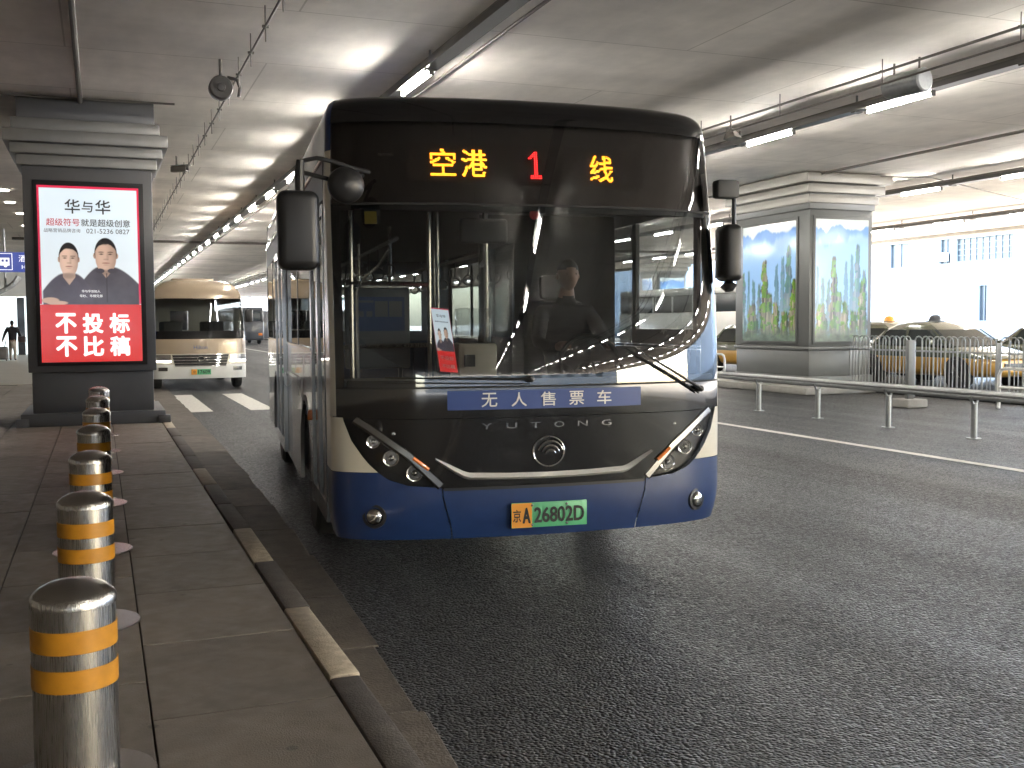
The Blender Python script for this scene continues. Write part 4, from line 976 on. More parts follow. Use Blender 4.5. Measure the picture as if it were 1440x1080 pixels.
for s in (-1, 1):
    def hb(z, s=s): a, b2 = 0.72, mw(z) * .99; return (a, b2) if s > 0 else (-b2, -a)
    hlm = mdrape('headlight', 'chrome', lin(0.74, 0.905, 6), hb, off=0.008, nx=10)
    mdrape('lit_strip', 'drl', lin(0.725, 0.765, 2), hb, off=0.016, nx=8, parent=hlm)
    def fbm(z, s=s): a, b2 = 0.80, 1.02; return (a, b2) if s > 0 else (-b2, -a)
    mdrape('fog_lamp', 'dullchrome', lin(0.50, 0.59, 3), fbm, off=0.008, nx=6)
    # sides, windows, wheels
    rows = [[(s * mw(z), MS(mw(z), z), z), (s * mw(z), 7.0, z)] for z in lin(0.32, 1.42, 8)]; MB().grid(rows).build('side_panel', 'cream', mini)
    rows = [[(s * mw(z), MS(mw(z), z), z), (s * mw(z), 7.0, z)] for z in lin(1.42, 2.25, 6)]; MB().grid(rows).build('side_window', 'side', mini)
    rows = [[(s * mw(z), MS(mw(z), z), z), (s * mw(z), 7.0, z)] for z in lin(2.25, MT, 12)]; MB().grid(rows).build('roof_side', 'gold', mini, angle=1)
    for yy in (0.95, 2.2, 3.4, 4.6, 5.8):
        MB().grid([[(s * (mw(z) + 0.004), yy, z), (s * (mw(z) + 0.004), yy + 0.1, z)] for z in lin(1.42, 2.25, 5)]).build('window_post', 'black', mini)
    for yc in (1.25, 5.3):
        wh = MB().lathe([(0.22, -0.10), (0.34, -0.11), (0.37, -0.06), (0.37, 0.06), (0.34, 0.11), (0.22, 0.10)], 28, (0, 0, 0), 'x').build('wheel', 'rubber', mini); wh.location = (s * (MWd - 0.13), yc, 0.37)
        MB().lathe([(0.22, s * .1), (0.2, s * .06), (0.08, s * .09), (0.003, s * .1)], 20, (0, 0, 0), 'x').build('rim', 'dullchrome', wh)
    mm_ = MB().box(s * 1.25 - 0.10, s * 1.25 + 0.10, 0.30, 0.42, 1.72, 2.05).build('mirror', 'black', mini, bevel=0.03)
    MB().tube([(s * 1.25, 0.36, 2.02), (s * 1.22, 0.36, 2.15), (s * 1.04, 0.48, 2.16)], 0.014, 6).build('mirror_arm', 'black', mm_)
rows = [[(mw(MT) * t, MS(mw(MT) * t, MT), MT), (mw(MT) * t, 7.0, MT)] for t in lin(-1, 1, 10)]; MB().grid(rows).build('roof', 'gold', mini, angle=1)
MB().box(-0.55, 0.55, 1.9, 5.0, MT - .01, MT + 0.10).build('roof_unit', 'gold', mini, bevel=0.04)
b = MB(); b.box(-MWd + .02, MWd - .02, 6.96, 7.0, 0.32, 1.5); b.box(-MWd + .08, MWd - .08, 6.96, 7.0, 2.1, 2.5); b.box(-MWd + .06, -0.3, 6.96, 7.0, 1.5, 2.1); b.box(0.25, MWd - .06, 6.96, 7.0, 1.5, 2.1); b.build('rear_wall', 'cream', mini, smooth=False)
MB().box(-0.3, 0.25, 6.97, 6.976, 1.5, 2.1).build('rear_window', 'dest', mini, smooth=False)
B('inner_ceiling', 'interior_light', mini, -0.8, 0.8, 0.9, 6.9, 2.48, 2.52)
B('floor', 'interior', mini, -1.05, 1.05, 0.5, 6.9, 0.42, 0.62)
B('dashboard', 'black', mini, -1.02, 1.02, 0.34, 0.72, 1.1, 1.48, bevel=0.04)
for (x, yy) in ((0.5, 1.2), (-0.55, 1.4), (-0.55, 2.3), (0.55, 2.3), (-0.55, 3.2), (0.55, 3.2)):
    st_ = B('seat', 'interior_light', mini, x - 0.25, x + 0.25, yy, yy + 0.45, 0.62, 1.08, bevel=0.05); B('backrest', 'interior_light', st_, x - 0.25, x + 0.25, yy + .4, yy + .52, 1.08, 1.75, bevel=0.05)
npz = MS(0, .45) - 0.02
npl = B('number_plate', 'green', mini, -0.24, 0.24, npz - 0.008, npz, 0.40, 0.54)
B('plate_field', 'plateyellow', npl, -0.238, -0.10, npz - 0.011, npz - 0.008, 0.402, 0.538)
lettering('lettering', '京', 'ink', npl, lambda x, z: (-0.17 + x, npz - 0.0125, 0.47 + z), height=0.08); lettering('lettering', '17609', 'ink', npl, lambda x, z: (0.07 + x, npz - 0.0125, 0.47 + z), width=0.28, height=0.09, bold=.02)
lettering('lettering', 'Hilton', 'mapblue', mini, lambda x, z: (x, MS(x, 1.09 + z) - 0.006, 1.09 + z), width=0.33)

# ------------------------------------------------------------------ grey pillar with two landscape light boxes
def karst(seed, tint):
    def fn(U, V):
        c = np.zeros(U.shape + (3,)); n0 = vnoise(U, V, 3, 3, seed)
        t = sstep(0.3, 1.0, V)[..., None]; c[:] = np.array([0.42, 0.58, 0.78]) * (1 - t) + np.array([0.62, 0.70, 0.70]) * t
        def ridge(base, amp, fx, sd, col, soft=0.01):
            h = base + amp * (vnoise(U, U * 0, fx, 1, sd, 5) - 0.5); mk = 1 - sstep(h - soft, h + soft, V); nonlocal c
            c = c * (1 - mk[..., None]) + np.array(col) * mk[..., None]
        ridge(0.95, 0.26, 2.5, seed + 1, (0.16, 0.33, 0.68), 0.012); ridge(0.82, 0.25, 3.5, seed + 2, (0.30, 0.50, 0.80), 0.03)
        fine = vnoise(U, V, 30, 10, seed + 7, 5); leaf = vnoise(U, V, 14, 26, seed + 9, 5); vert = vnoise(U, V, 46, 6, seed + 13, 3)
        spires = [(0.58, 0.66, 0.055, .9), (0.69, 0.72, 0.05, .8), (0.80, 0.80, 0.065, .55), (0.04, 0.62, 0.03, .9), (0.14, 0.53, 0.05, .75), (0.24, 0.50, 0.05, .6), (0.93, 0.60, 0.06, .5), (0.35, 0.70, 0.075, .05), (0.45, 0.42, 0.08, .15), (0.90, 0.52, 0.09, 0), (0.56, 0.34, 0.10, 0), (0.12, 0.32, 0.13, .1), (0.72, 0.26, 0.12, 0)]
        for si, (cx, top, w, far) in enumerate(spires):
            cx = (cx + tint) % 1.0
            jag = vnoise(V * 0 + si * .07, V, 4, 18, seed + 30 + si, 5) - 0.5; jag2 = vnoise(U * 0 + si * .05, V, 4, 14, seed + 60 + si, 5) - 0.5
            prof_ = 0.42 + 0.75 * np.clip((top - V) / 0.45, 0, 1) ** 0.9
            wl_ = w * prof_ * (1 + 1.5 * jag); wr_ = w * prof_ * (1 + 1.5 * jag2); d_ = U - cx
            mk = sstep(-wl_ - .006, -wl_ + .006, d_) * (1 - sstep(wr_ - .006, wr_ + .006, d_)) * (1 - sstep(top - 0.02, top + 0.004, V + 0.06 * (vert - .5)))
            rock = np.array([0.30, 0.26, 0.17]); blue = np.array([0.12, 0.24, 0.36]); grn = np.array([0.14, 0.27, 0.03]); dk = np.array([0.015, 0.045, 0.045])
            col = rock * (np.clip(vert * 2.6 - 0.55, 0.15, 2.2))[..., None]
            g = sstep(0.50, 0.60, leaf + 0.10 * (1 - np.clip((top - V) / .3, 0, 1)) - .02)[..., None]; col = col * (1 - g) + grn * np.clip(fine * 2.4 - .3, .2, 2)[..., None] * g
            s_ = sstep(-0.2 * w, 0.9 * w, d_)[..., None] * 0.75; col = col * (1 - s_) + dk * s_
            col = col * (1 - far) + blue * (0.75 + 0.5 * vert)[..., None] * far
            c = c * (1 - mk[..., None]) + col * mk[..., None]
            mist = (sstep(top - 0.55, top - 0.2, V) * 0 + (1 - sstep(0.1, 0.5, V)) * 0.10 * far)[..., None]; c = c * (1 - mist) + np.array([0.4, 0.55, 0.68]) * mist
        bt = (1 - sstep(0.02, 0.16, V + 0.12 * (leaf - .5)))[..., None]; c = c * (1 - bt) + (np.array([0.10, 0.13, 0.10]) * (0.4 + 1.3 * leaf)[..., None]) * bt
        return np.clip(c, 0, 1)
    return fn
def light_pillar(loc, w, d, label, seeds, res=(60, 120), faces=('front', 'left')):
    e = empty('light_box_pillar', loc, label=label, cat='pillar')
    z0 = loc[2]
    def tr(name, mt, ov, a, b2, bev=0.015): return MB().box(-ov, w + ov, -ov, d + ov, a - z0, b2 - z0).build(name, mt, e, bevel=bev)
    tr('plinth', 'rpillar', 0.05, z0, z0 + 0.22); tr('base', 'rpillar', 0.0, z0 + 0.22, 0.98); tr('base_moulding', 'rpillar', 0.05, 0.98, 1.06); tr('shaft', 'rpillar', 0.02, 1.06, 4.20)
    for (ov, a, b2) in ((0.12, 4.34, 4.53), (0.22, 4.56, 4.75), (0.33, 4.78, 4.99)): tr('cornice_tier', 'rcornice', ov, a, b2)
    tr('cornice_core', 'rpillar', 0.06, 4.20, CZ + 0.01)
    if 'front' in faces:
        MB().box(0.06, w - 0.06, -0.055, -0.018, 1.12 - z0, 4.06 - z0).build('light_box_frame', 'rpillar', e, bevel=0.01)
        raster('landscape_print', 'karst', e, lambda u, v: (0.12 + u * (w - 0.24), -0.058, 1.18 - z0 + v * 2.80), res[0], res[1], karst(seeds[0], 0.0))
    if 'left' in faces:
        MB().box(-0.055, -0.018, 0.38, d - 0.30, 1.12 - z0, 4.06 - z0).build('light_box_frame', 'rpillar', e, bevel=0.01)
        raster('landscape_print', 'karst', e, lambda u, v: (-0.058, d - 0.36 - u * (d - 0.80), 1.18 - z0 + v * 2.80), res[0], res[1], karst(seeds[1], 0.08))
    return e
island = MB().box(14.6, 17.4, 19.4, 24.0, 0.0, 0.16).build('traffic_island', 'concrete', bevel=0.03); tag(island, kind='structure')
light_pillar((15.13, 20.0, 0.16), 1.72, 2.95, 'grey pillar with karst landscape light boxes beside the guard rail', (11, 11), (110, 220))
light_pillar((27.4, 49.0, 0.13), 1.7, 1.9, 'grey pillar with blue landscape light boxes far across the taxi lane', (21, 22), (40, 80))

# ------------------------------------------------------------------ guard rail, fence, post, barriers
rail = empty('guard_rail', (11.3, 0, 0), label='low galvanised double-tube guard rail along the far lane edge', cat='guard rail')
for (x, z) in ((-0.075, 0.64), (0.075, 0.64), (0.0, 0.575)):
    MB().tube([(x, 3.5 + 1.0 * k, z) for k in range(52)], 0.034, 10).build('rail_tube', 'galv', rail)
post0 = None
for k in range(28):
    yy = 4.39 + 1.715 * k
    if post0 is None:
        post0 = MB().tube([(0, 0, 0), (0, 0, 0.50)], 0.045, 12).build('post', 'galv', rail); p = post0
        br = MB().tube([(-0.095, 0, 0.60), (-0.02, 0, 0.47)], 0.018, 8).tube([(0.095, 0, 0.60), (0.02, 0, 0.47)], 0.018, 8).build('fork', 'galv', post0)
        fl = MB().lathe([(0.10, 0), (0.10, 0.012), (0.05, 0.014)], 16).build('foot', 'galv', post0)
    else: p = copy_tree(post0, rail)
    p.location = (0, yy, 0)
fence0 = None
for k, y0 in enumerate((11.0, 13.32, 15.64, 17.96)):
    if fence0 is None:
        fence0 = empty('hoop_fence'); f_ = fence0
        for z in (0.22, 0.98): MB().box(-0.015, 0.015, 0.03, 2.27, z, z + 0.035).build('rail', 'galv', f_)
        for yy in (0.0, 2.30): MB().box(-0.03, 0.03, yy - 0.03, yy + 0.03, 0, 1.20).build('post', 'galv', f_, bevel=0.006)
        h0 = None
        for q in range(13):
            if h0 is None:
                h0 = MB().tube([(0, -0.11, 0.22), (0, -0.11, 1.20)] + [(0, -0.11 * math.cos(t), 1.20 + 0.11 * math.sin(t)) for t in lin(0.3, math.pi - .3, 7)] + [(0, 0.11, 1.20), (0, 0.11, 0.22)], 0.013, 6).build('hoop', 'galv', f_); hh_ = h0
            else: hh_ = h0.copy(); COL.objects.link(hh_); hh_.parent = f_
            hh_.location = (0.018 * (1 if q % 2 else -1), 0.16 + 0.165 * q, 0)
    else: f_ = copy_tree(fence0)
    f_.location = (16.30, y0, 0.0)
    tag(f_, 'hoop-topped grey fence panel, %s in line from the grey landscape pillar' % ('fourth', 'third', 'second', 'first')[k], 'fence', 'hoop fence panels before the taxis')
ps = empty('marker_post', (14.35, 15.9, 0), label='slim grey post on a concrete foot behind the guard rail', cat='post')
MB().box(-0.24, 0.24, -0.24, 0.24, 0, 0.16).build('foot', 'concrete', ps, bevel=0.03)
MB().box(-0.07, 0.07, -0.05, 0.05, 0.16, 1.28).build('shaft', 'rpillar', ps, bevel=0.01)
wb0 = None
for (x, yy) in ((15.6, 14.4), (16.0, 25.4)):
    if wb0 is None:
        wb0 = empty('tube_barrier'); e = wb0
        MB().tube([(0, -0.55, 0.0), (0, -0.55, 0.62), (0, -0.50, 0.72), (0, -0.42, 0.75), (0, 0.42, 0.75), (0, 0.50, 0.72), (0, 0.55, 0.62), (0, 0.55, 0)], 0.032, 10).build('hoop', 'whitecar', e)
        MB().tube([(0, -0.55, 0.40), (0, 0.55, 0.40)], 0.026, 8).build('crossbar', 'whitecar', e)
    else: e = copy_tree(wb0)
    e.location = (x, yy, 0.0)
    tag(e, 'white tubular hoop barrier ' + ('in front of the hoop fence' if yy < 20 else 'behind the grey landscape pillar'), 'barrier', 'white hoop barriers')

# ------------------------------------------------------------------ taxis
def make_taxi():
    e = empty('taxi')
    secs = [(-2.36, .62, .38, .62), (-2.30, .74, .30, .70), (-2.10, .83, .24, .76), (-1.6, .88, .22, .86), (-1.05, .90, .21, .94), (-.3, .90, .21, .97), (.6, .90, .21, .98), (1.4, .90, .22, 1.0), (1.95, .87, .24, 1.02), (2.25, .80, .30, .99), (2.36, .68, .40, .92)]
    def ring(y_, hw_, a, b2, zlo, zhi):
        n = 28; out = []; cz_ = (a + b2) / 2; hz = (b2 - a) / 2
        for k in range(n):
            t = 2 * math.pi * k / n; c_, s_ = math.cos(t), math.sin(t)
            x = hw_ * math.copysign(abs(c_) ** 0.35, c_); z = cz_ + hz * math.copysign(abs(s_) ** 0.45, s_); out.append((x, y_, min(max(z, zlo), zhi)))
        return out + [out[0]]
    def loft(name, mt, zlo, zhi):
        b = MB(); b.grid([ring(*q, zlo, zhi) for q in secs]); b.add(ring(*secs[0], zlo, zhi)[:-1], [tuple(range(28))]); b.add(ring(*secs[-1], zlo, zhi)[:-1], [tuple(range(28))[::-1]])
        return b.build(name, mt, e, angle=0.7)
    loft('lower_body', 'taxiyellow', 0.0, 0.66); loft('upper_body', 'taxidark', 0.662, 2)
    # cabin: three rings, glass band and roof
    def cab(z, yf, yr, hw_):
        pts = [(-hw_ * .86, yf), (0, yf - .06), (hw_ * .86, yf), (hw_, yf + .22), (hw_, (yf + yr) / 2), (hw_, yr - .22), (hw_ * .86, yr), (0, yr + .05), (-hw_ * .86, yr), (-hw_, yr - .22), (-hw_, (yf + yr) / 2), (-hw_, yf + .22)]
        p_ = [(x, y_, z) for x, y_ in pts]; return p_ + [p_[0]]
    r0, r1, r2 = cab(0.93, -1.15, 1.72, .83), cab(1.30, -.52, 1.20, .70), cab(1.42, -.25, .92, .62)
    MB().grid([r0, r1]).build('cabin_glass', 'carglass', e, angle=0.5)
    r3 = cab(1.485, 0.0, .70, .42); b = MB().grid([r1, r2, r3]); b.add(r3[:-1], [tuple(range(12))]); b.build('roof', 'taxidark', e, angle=1.2)
    for s in (-1, 1):
        for (ya, yb, yc, yd) in ((-1.10, -.52, -.46, -1.02), (.26, .26, .34, .34), (1.28, .98, 1.06, 1.40)):
            MB().add([(s * .845, ya, .94), (s * .715, yb, 1.31), (s * .715, yc, 1.31), (s * .845, yd, .94)], [(0, 1, 2, 3)]).build('door_pillar', 'taxidark', e, smooth=False)
        for (yy, hz) in ((-.55, .80), (.55, .80)): MB().box(s * .905 - .01, s * .905 + .01, yy, yy + .14, hz, hz + .025).build('door_handle', 'chrome', e, bevel=.004)
        MB().box(s * 1.0 - .09, s * 1.0 + .09, -.80, -.68, .95, 1.08).build('mirror', 'taxidark', e, bevel=.03)
        MB().box(s * .62 - .14, s * .62 + .14, -2.33, -2.2, .56, .68).build('headlight', 'lens', e, bevel=.03); MB().box(s * .66 - .12, s * .66 + .12, 2.24, 2.345, .72, .88).build('tail_light', 'redprint', e, bevel=.03)
        for yc in (-1.42, 1.38):
            MB().lathe([(0.37, s * .70), (0.37, s * .912)], 28, (0, yc, .33), 'x').build('wheel_arch', 'dark', e)
            wh = MB().lathe([(.20, -.09), (.30, -.10), (.325, -.06), (.325, .06), (.30, .10), (.20, .09)], 28, (0, 0, 0), 'x').build('wheel', 'rubber', e); wh.location = (s * .83, yc, .325)
            b = MB().lathe([(.205, s * .085), (.19, s * .06), (.05, s * .075), (.003, s * .08)], 20, (0, 0, 0), 'x')
            for k in range(5):
                t = 2 * math.pi * k / 5; b.tube([(s * .085, .04 * math.cos(t), .04 * math.sin(t)), (s * .09, .19 * math.cos(t), .19 * math.sin(t))], .022, 6)
            b.build('rim', 'dullchrome', wh)
    lt = MB().lathe([(.16, 0), (.155, .05), (.12, .12), (.06, .155), (.003, .16)], 20, (0, .2, 1.50), 'z').build('roof_light', 'plateyellow', e, angle=1.2)
    MB().box(-.22, .22, .12, .28, 1.475, 1.505).build('light_bar', 'black', lt)
    MB().box(-.45, .45, -2.385, -2.33, .44, .56).build('grille', 'black', e)
    return e
tx = make_taxi()
for k, (x, yy, lab) in enumerate([(18.9, 19.9, 'olive and yellow taxi waiting right behind the hoop fence'), (18.5, 26.6, 'olive and yellow taxi half hidden behind the grey landscape pillar'),
                                  (21.6, 24.6, 'olive and yellow taxi in the second row, just past the grey pillar'), (21.9, 18.6, 'olive and yellow taxi in the second row, nearer the open fence end')]):
    o = tx if k == 0 else copy_tree(tx); o.location = (x, yy, 0.132); o.rotation_euler = (0, 0, R((0, 1.5, -1, 0.5)[k])); tag(o, lab, 'taxi', 'waiting taxis')
    if k == 0: first_taxi = o
for ch in first_taxi.children:
    if ch.name.startswith('roof_light'): ch.material_slots[0].link = 'OBJECT'; ch.material_slots[0].material = M['foggray']

# ------------------------------------------------------------------ coaches further off
def make_coach(loc, label, paint, glassm, swoosh, rz_=0.0, L=11.0):
    e = empty('coach', loc, rz_, label=label, cat='coach')
    b = MB(); b.box(-1.25, 1.25, 0, L, 0.35, 1.98); b.build('body', paint, e, bevel=0.10, seg=3)
    MB().box(-1.22, 1.22, 0.03, L - 0.03, 1.90, 2.80).build('window_band', glassm, e, bevel=0.10, seg=3)
    MB().box(-1.25, 1.25, 0.0, L, 2.72, 3.10).build('roof', paint, e, bevel=0.14, seg=3)
    for s in (-1, 1):
        MB().box(s * 1.1 - .10, s * 1.1 + .10, -0.012, 0.2, 1.88, 2.82).build('corner_post', paint, e, bevel=0.03)
        MB().box(s * 0.95 - .16, s * 0.95 + .16, -0.015, 0.05, 0.75, 0.95).build('lamp', 'amber', e, bevel=0.02)
        for yy in lin(1.8, L - 1.8, 4): MB().box(s * 1.225 - .012, s * 1.225 + .012, yy, yy + .14, 1.98, 2.72).build('window_post', paint, e)
        for yc in (2.2, L - 2.6):
            wh = MB().lathe([(.28, -.13), (.44, -.14), (.48, -.05), (.48, .05), (.44, .14), (.28, .13)], 24, (0, 0, 0), 'x').build('wheel', 'rubber', e); wh.location = (s * 1.12, yc, .48)
    if swoosh:
        pts = lin(0, 1, 14); rows = [[(-1.1 + 2.2 * t, -0.006, 1.05 + 0.50 * t ** .6 * (1 - .25 * t)) for t in pts], [(-1.1 + 2.2 * t, -0.006, 1.15 + 0.68 * t ** .5 * (1 - .12 * t)) for t in pts]]
        MB().grid(rows).build('swoosh', 'teal', e)
    return e
make_coach((26.4, 38.0, 0.13), 'white coach with a teal swoosh parked beyond the taxis', 'whitecar', 'winglass', True)
make_coach((11.6, 90.0, 0.0), 'dark grey coach standing far down the road', 'foggray', 'winglass', False)

# ------------------------------------------------------------------ buildings
K = 1.6667
wb = empty('white_building', (60, 0, 0), label='white building with a long upper window beyond the taxi lane', cat='building')
raw = [(33.55, 33.68, 4.28, 5.30, 0), (33.9, 37.17, 4.28, 5.30, 1), (37.4, 38.15, 4.23, 5.35, 0), (40.05, 41.45, 4.2, 5.35, 0), (35.25, 35.82, 1.6, 3.18, 0), (44.5, 47.5, 4.2, 5.35, 1), (50, 53, 4.2, 5.35, 1), (25.5, 29.0, 4.2, 5.35, 1), (30.8, 33.2, 4.28, 5.30, 0)]
ops = [(a_ * K, c_ * K, 1.65 + (z0_ - 1.65) * K, 1.65 + (z1_ - 1.65) * K, k_) for a_, c_, z0_, z1_, k_ in raw]
cuts = sorted(set([-40, 130] + [v for o in ops for v in o[:2]]))
b = MB()
for a, c in zip(cuts, cuts[1:]):
    mid = (a + c) / 2; holes = sorted([(o[2], o[3]) for o in ops if o[0] < mid < o[1]]); z = 0.0
    for (h0_, h1_) in holes: b.box(0, 0.45, a, c, z, h0_); z = h1_
    b.box(0, 0.45, a, c, z, 10.5)
b.build('wall', 'wallwhite', wb, smooth=False)
MB().box(0.46, 12, -40, 130, 0, 10.4).build('core', 'wallwhite', wb, smooth=False)
MB().box(-0.2, 12.2, -40.2, 130.2, 10.5, 10.9).build('roof', 'concrete', wb)
MB().box(-0.08, -0.002, -40, 130, 0.0, 1.60).build('dado', 'concrete', wb, smooth=False)
for (a, c, z0, z1, kind) in ops:
    w_ = MB().box(0.28, 0.32, a, c, z0, z1).build('window', 'winglass', wb, smooth=False)
    fr_ = MB(); n_ = 9 if kind else 2
    for k in range(n_ + 1): yy = a + (c - a - .07) * k / n_; fr_.box(0.22, 0.28, yy, yy + 0.07, z0, z1)
    if kind:
        for k in range(1, 4): zz = z0 + (z1 - z0) * k / 4; fr_.box(0.235, 0.279, a, c, zz, zz + 0.05)
    fr_.build('window_frame', 'frame', w_, smooth=False)
    MB().box(-0.05, 0.22, a - .05, c + .05, z0 - .08, z0 - .002).build('sill', 'frame', w_, smooth=False)
MB().box(-0.45, -0.003, 37.5 * K, 38.05 * K, 6.1, 6.75).build('air_conditioner', 'whitecar', wb, bevel=0.04)
eb = empty('pale_building', (12, 150, 0), label='pale building closing the far end of the road', cat='building')
MB().box(-40, 30, 0, 10, 0, 14).build('wall', 'wallwhite', eb)
for k in range(14):
    w_ = MB().box(-36 + 4.6 * k, -33.6 + 4.6 * k, -0.05, -0.002, 5.2, 7.2).build('window', 'winglass', eb, smooth=False)
    MB().box(-36 + 4.6 * k, -33.6 + 4.6 * k, -0.08, -0.051, 6.15, 6.23).build('window_frame', 'frame', w_, smooth=False)
rb = empty('rear_light_block', (8, -92, 0), label='added grey light-blocking building behind the bus stop', cat='building')  # added unseen block, keeps the bright open end out of reflections
MB().box(-30, 40, -8, 0, 0, 12).build('wall', 'concrete', rb)
for k in range(12):
    for zz in (1.2, 5.0): MB().box(-28 + 5.4 * k, -25.4 + 5.4 * k, 0.002, 0.06, zz, zz + 1.8).build('window', 'winglass', rb, smooth=False)
hd_ = empty('far_light_block', (2.0, 119, 0), label='added grey light-blocking wall across the far end of the road', cat='wall')  # added wall, holds back low light from the far end of the road
for k in range(12): MB().box(2.3 * k, 2.3 * k + 2.27, 0, 0.08, 0, 3.2).build('panel', 'foggray', hd_, bevel=0.01)
# terminal end glazing and metal canopy seen left of the advertising pillar
tg = empty('glazed_lobby', (-9.0, 62, SW), label='pale glazed lobby wall at the end of the pavement', cat='lobby')
for k in range(5):
    g_ = MB().box(-5 + 2.2 * k, -2.86 + 2.2 * k, 0, 0.05, 0.0, 3.0).build('pane', mat('lit_pane', (0.45, 0.55, 0.56), 0.15, emit=(0.75, 0.88, 0.9), es=0.03), tg, smooth=False)
for k in range(6): MB().box(-5.05 + 2.2 * k, -4.95 + 2.2 * k, -0.08, 0.0, 0, 3.05).build('mullion', 'frame', tg)
MB().box(-5.1, 6.1, -0.2, 0.4, 3.05, 4.9).build('fascia', 'whitecar', tg)
MB().box(5.0, 5.35, -1.2, -0.9, 0, 3.0).build('door_jamb', 'foggray', tg)
cn = empty('metal_canopy', (-4.6, 39.5, SW), label='rounded silver metal canopy above the pavement behind the blue sign', cat='canopy')
for k in range(8):
    a0, a1 = 2 * math.pi * k / 24 * 1.0 + 4.0, 2 * math.pi * (k + .96) / 24 + 4.0
    rows = [[(2.1 * math.cos(t) * r_, 0.9 * j, 3.4 + 1.0 * math.sin(t) * r_) for j in (0, 2.2)] for r_, t in [(1, a0), (1, (a0 + a1) / 2), (1, a1), (.97, a1), (.97, (a0 + a1) / 2), (.97, a0)]]
    MB().grid(rows + [rows[0]]).build('metal_panel', 'galv', cn)
for x in (-1.6, 1.6): MB().tube([(x, 1.0, 3.0 if abs(x) < 1 else 2.75), (x, 1.0, CZ - SW)], 0.04, 8).build('hanger', 'galv', cn)
# blue hanging sign
sg = empty('shuttle_sign', (-3.0, 26.0, 2.80), label='dark blue hanging sign with a white bus symbol', cat='sign')
MB().box(-1.4, 2.1, 0, 0.12, 0.06, 0.50).build('panel', 'signblue', sg, bevel=0.01)
for x in (-1.0, 1.7): MB().tube([(x, 0.06, 0.49), (x, 0.06, CZ - 2.80)], 0.02, 8).build('hanger', 'galv', sg)
cx_ = 1.02
fr_ = MB()
def rr(x0, x1, z0, z1, t): fr_.box(x0, x1, -0.006, -0.001, z0, z0 + t); fr_.box(x0, x1, -0.006, -0.001, z1 - t, z1); fr_.box(x0, x0 + t, -0.006, -0.001, z0 + t, z1 - t); fr_.box(x1 - t, x1, -0.006, -0.001, z0 + t, z1 - t)
rr(cx_ - 0.27, cx_ + 0.21, 0.10, 0.47, 0.012); fr_.build('symbol_border', 'whitelit', sg, smooth=False)
b = MB(); b.box(cx_ - .2, cx_ + .15, -0.006, -0.001, .20, .28); b.box(cx_ - .2, cx_ + .15, -0.006, -0.001, .335, .37)
for k in range(5): b.box(cx_ - .2 + .08 * k, cx_ - .2 + .08 * k + .03, -0.006, -0.001, .28, .335)
for x in (-.11, .07): b.lathe([(.035, -0.007), (.035, -0.001)], 14, (cx_ + x, 0, .195), 'y')
b.build('bus_symbol', 'whitelit', sg, smooth=False)
lettering('lettering', '酒店巴士', 'whitelit', sg, lambda x, z: (1.68 + x, -0.004, 0.36 + z), height=0.15)
lettering('lettering', 'Hotel Bus', 'whitelit', sg, lambda x, z: (1.66 + x, -0.004, 0.17 + z), height=0.085)

# ------------------------------------------------------------------ lamps, conduits and ceiling fittings
def trunk(x, y0, y1, lab):
    e = empty('lamp_trunking', (x, y0, CZ), label=lab, cat='lamp track')
    MB().box(-0.095, 0.095, 0, y1 - y0, -0.24, -0.16).build('channel', 'trunk', e)
    MB().box(-0.06, 0.02, 0, y1 - y0, -0.155, -0.11).build('cable_tray', 'conduit', e)
    b = MB(); n_ = int((y1 - y0) / 3.1)
    for k in range(n_ + 1):
        yy = min(0.1 + 3.1 * k, y1 - y0 - .1); b.box(-0.012, 0.012, yy - .012, yy + .012, -0.15, 0.0); b.box(-0.07, 0.07, yy - .05, yy + .05, -0.262, -0.2405)
    h = b.build('hanger', 'trunk', e); h['kind'] = 'stuff'
lamp0 = None
def lamp(x, y0, lab, grp, L=1.34):
    global lamp0
    if lamp0 is None:
        lamp0 = empty('tube_lamp'); e = lamp0
        MB().tube([(0, 0.03, -0.285), (0, L - 0.03, -0.285)], 0.024, 10).build('tube', 'tube', e)
        for yy in (0.0, L - 0.03): MB().box(-0.03, 0.03, yy, yy + 0.03, -0.315, -0.241).build('end_holder', 'trunk', e)
    else: e = copy_tree(lamp0)
    e.location = (x, y0, CZ); tag(e, lab, 'lamp', grp)
ROWS = [(3.89, 9.46, 128, 12.60, 'the kerb lane'), (10.66, -46, 128, 11.43, 'the guard rail'), (18.5, -46, 128, 19.54, 'the first row of taxis'), (25.3, -46, 128, 25.75, 'the far edge of the taxi lane')]
for (x, y0, y1, yl, where) in ROWS:
    trunk(x, y0, y1, 'long dark lamp track on the ceiling above ' + where)
    yy = yl
    while yy - 3.1 > max(y0 + 1, -45): yy -= 3.1
    while yy < min(y1 - 2, 118):
        lamp(x, yy, 'lit white tube lamp in the track above ' + where, 'tube lamps above ' + where); yy += 3.1
trunk(3.89, -46, 3.0, 'dark lamp track on the ceiling behind the bus stop'); yy = -45.0
while yy < 1.5: lamp(3.89, yy, 'lit white tube lamp on the ceiling behind the bus stop', 'tube lamps behind the bus stop'); yy += 3.1
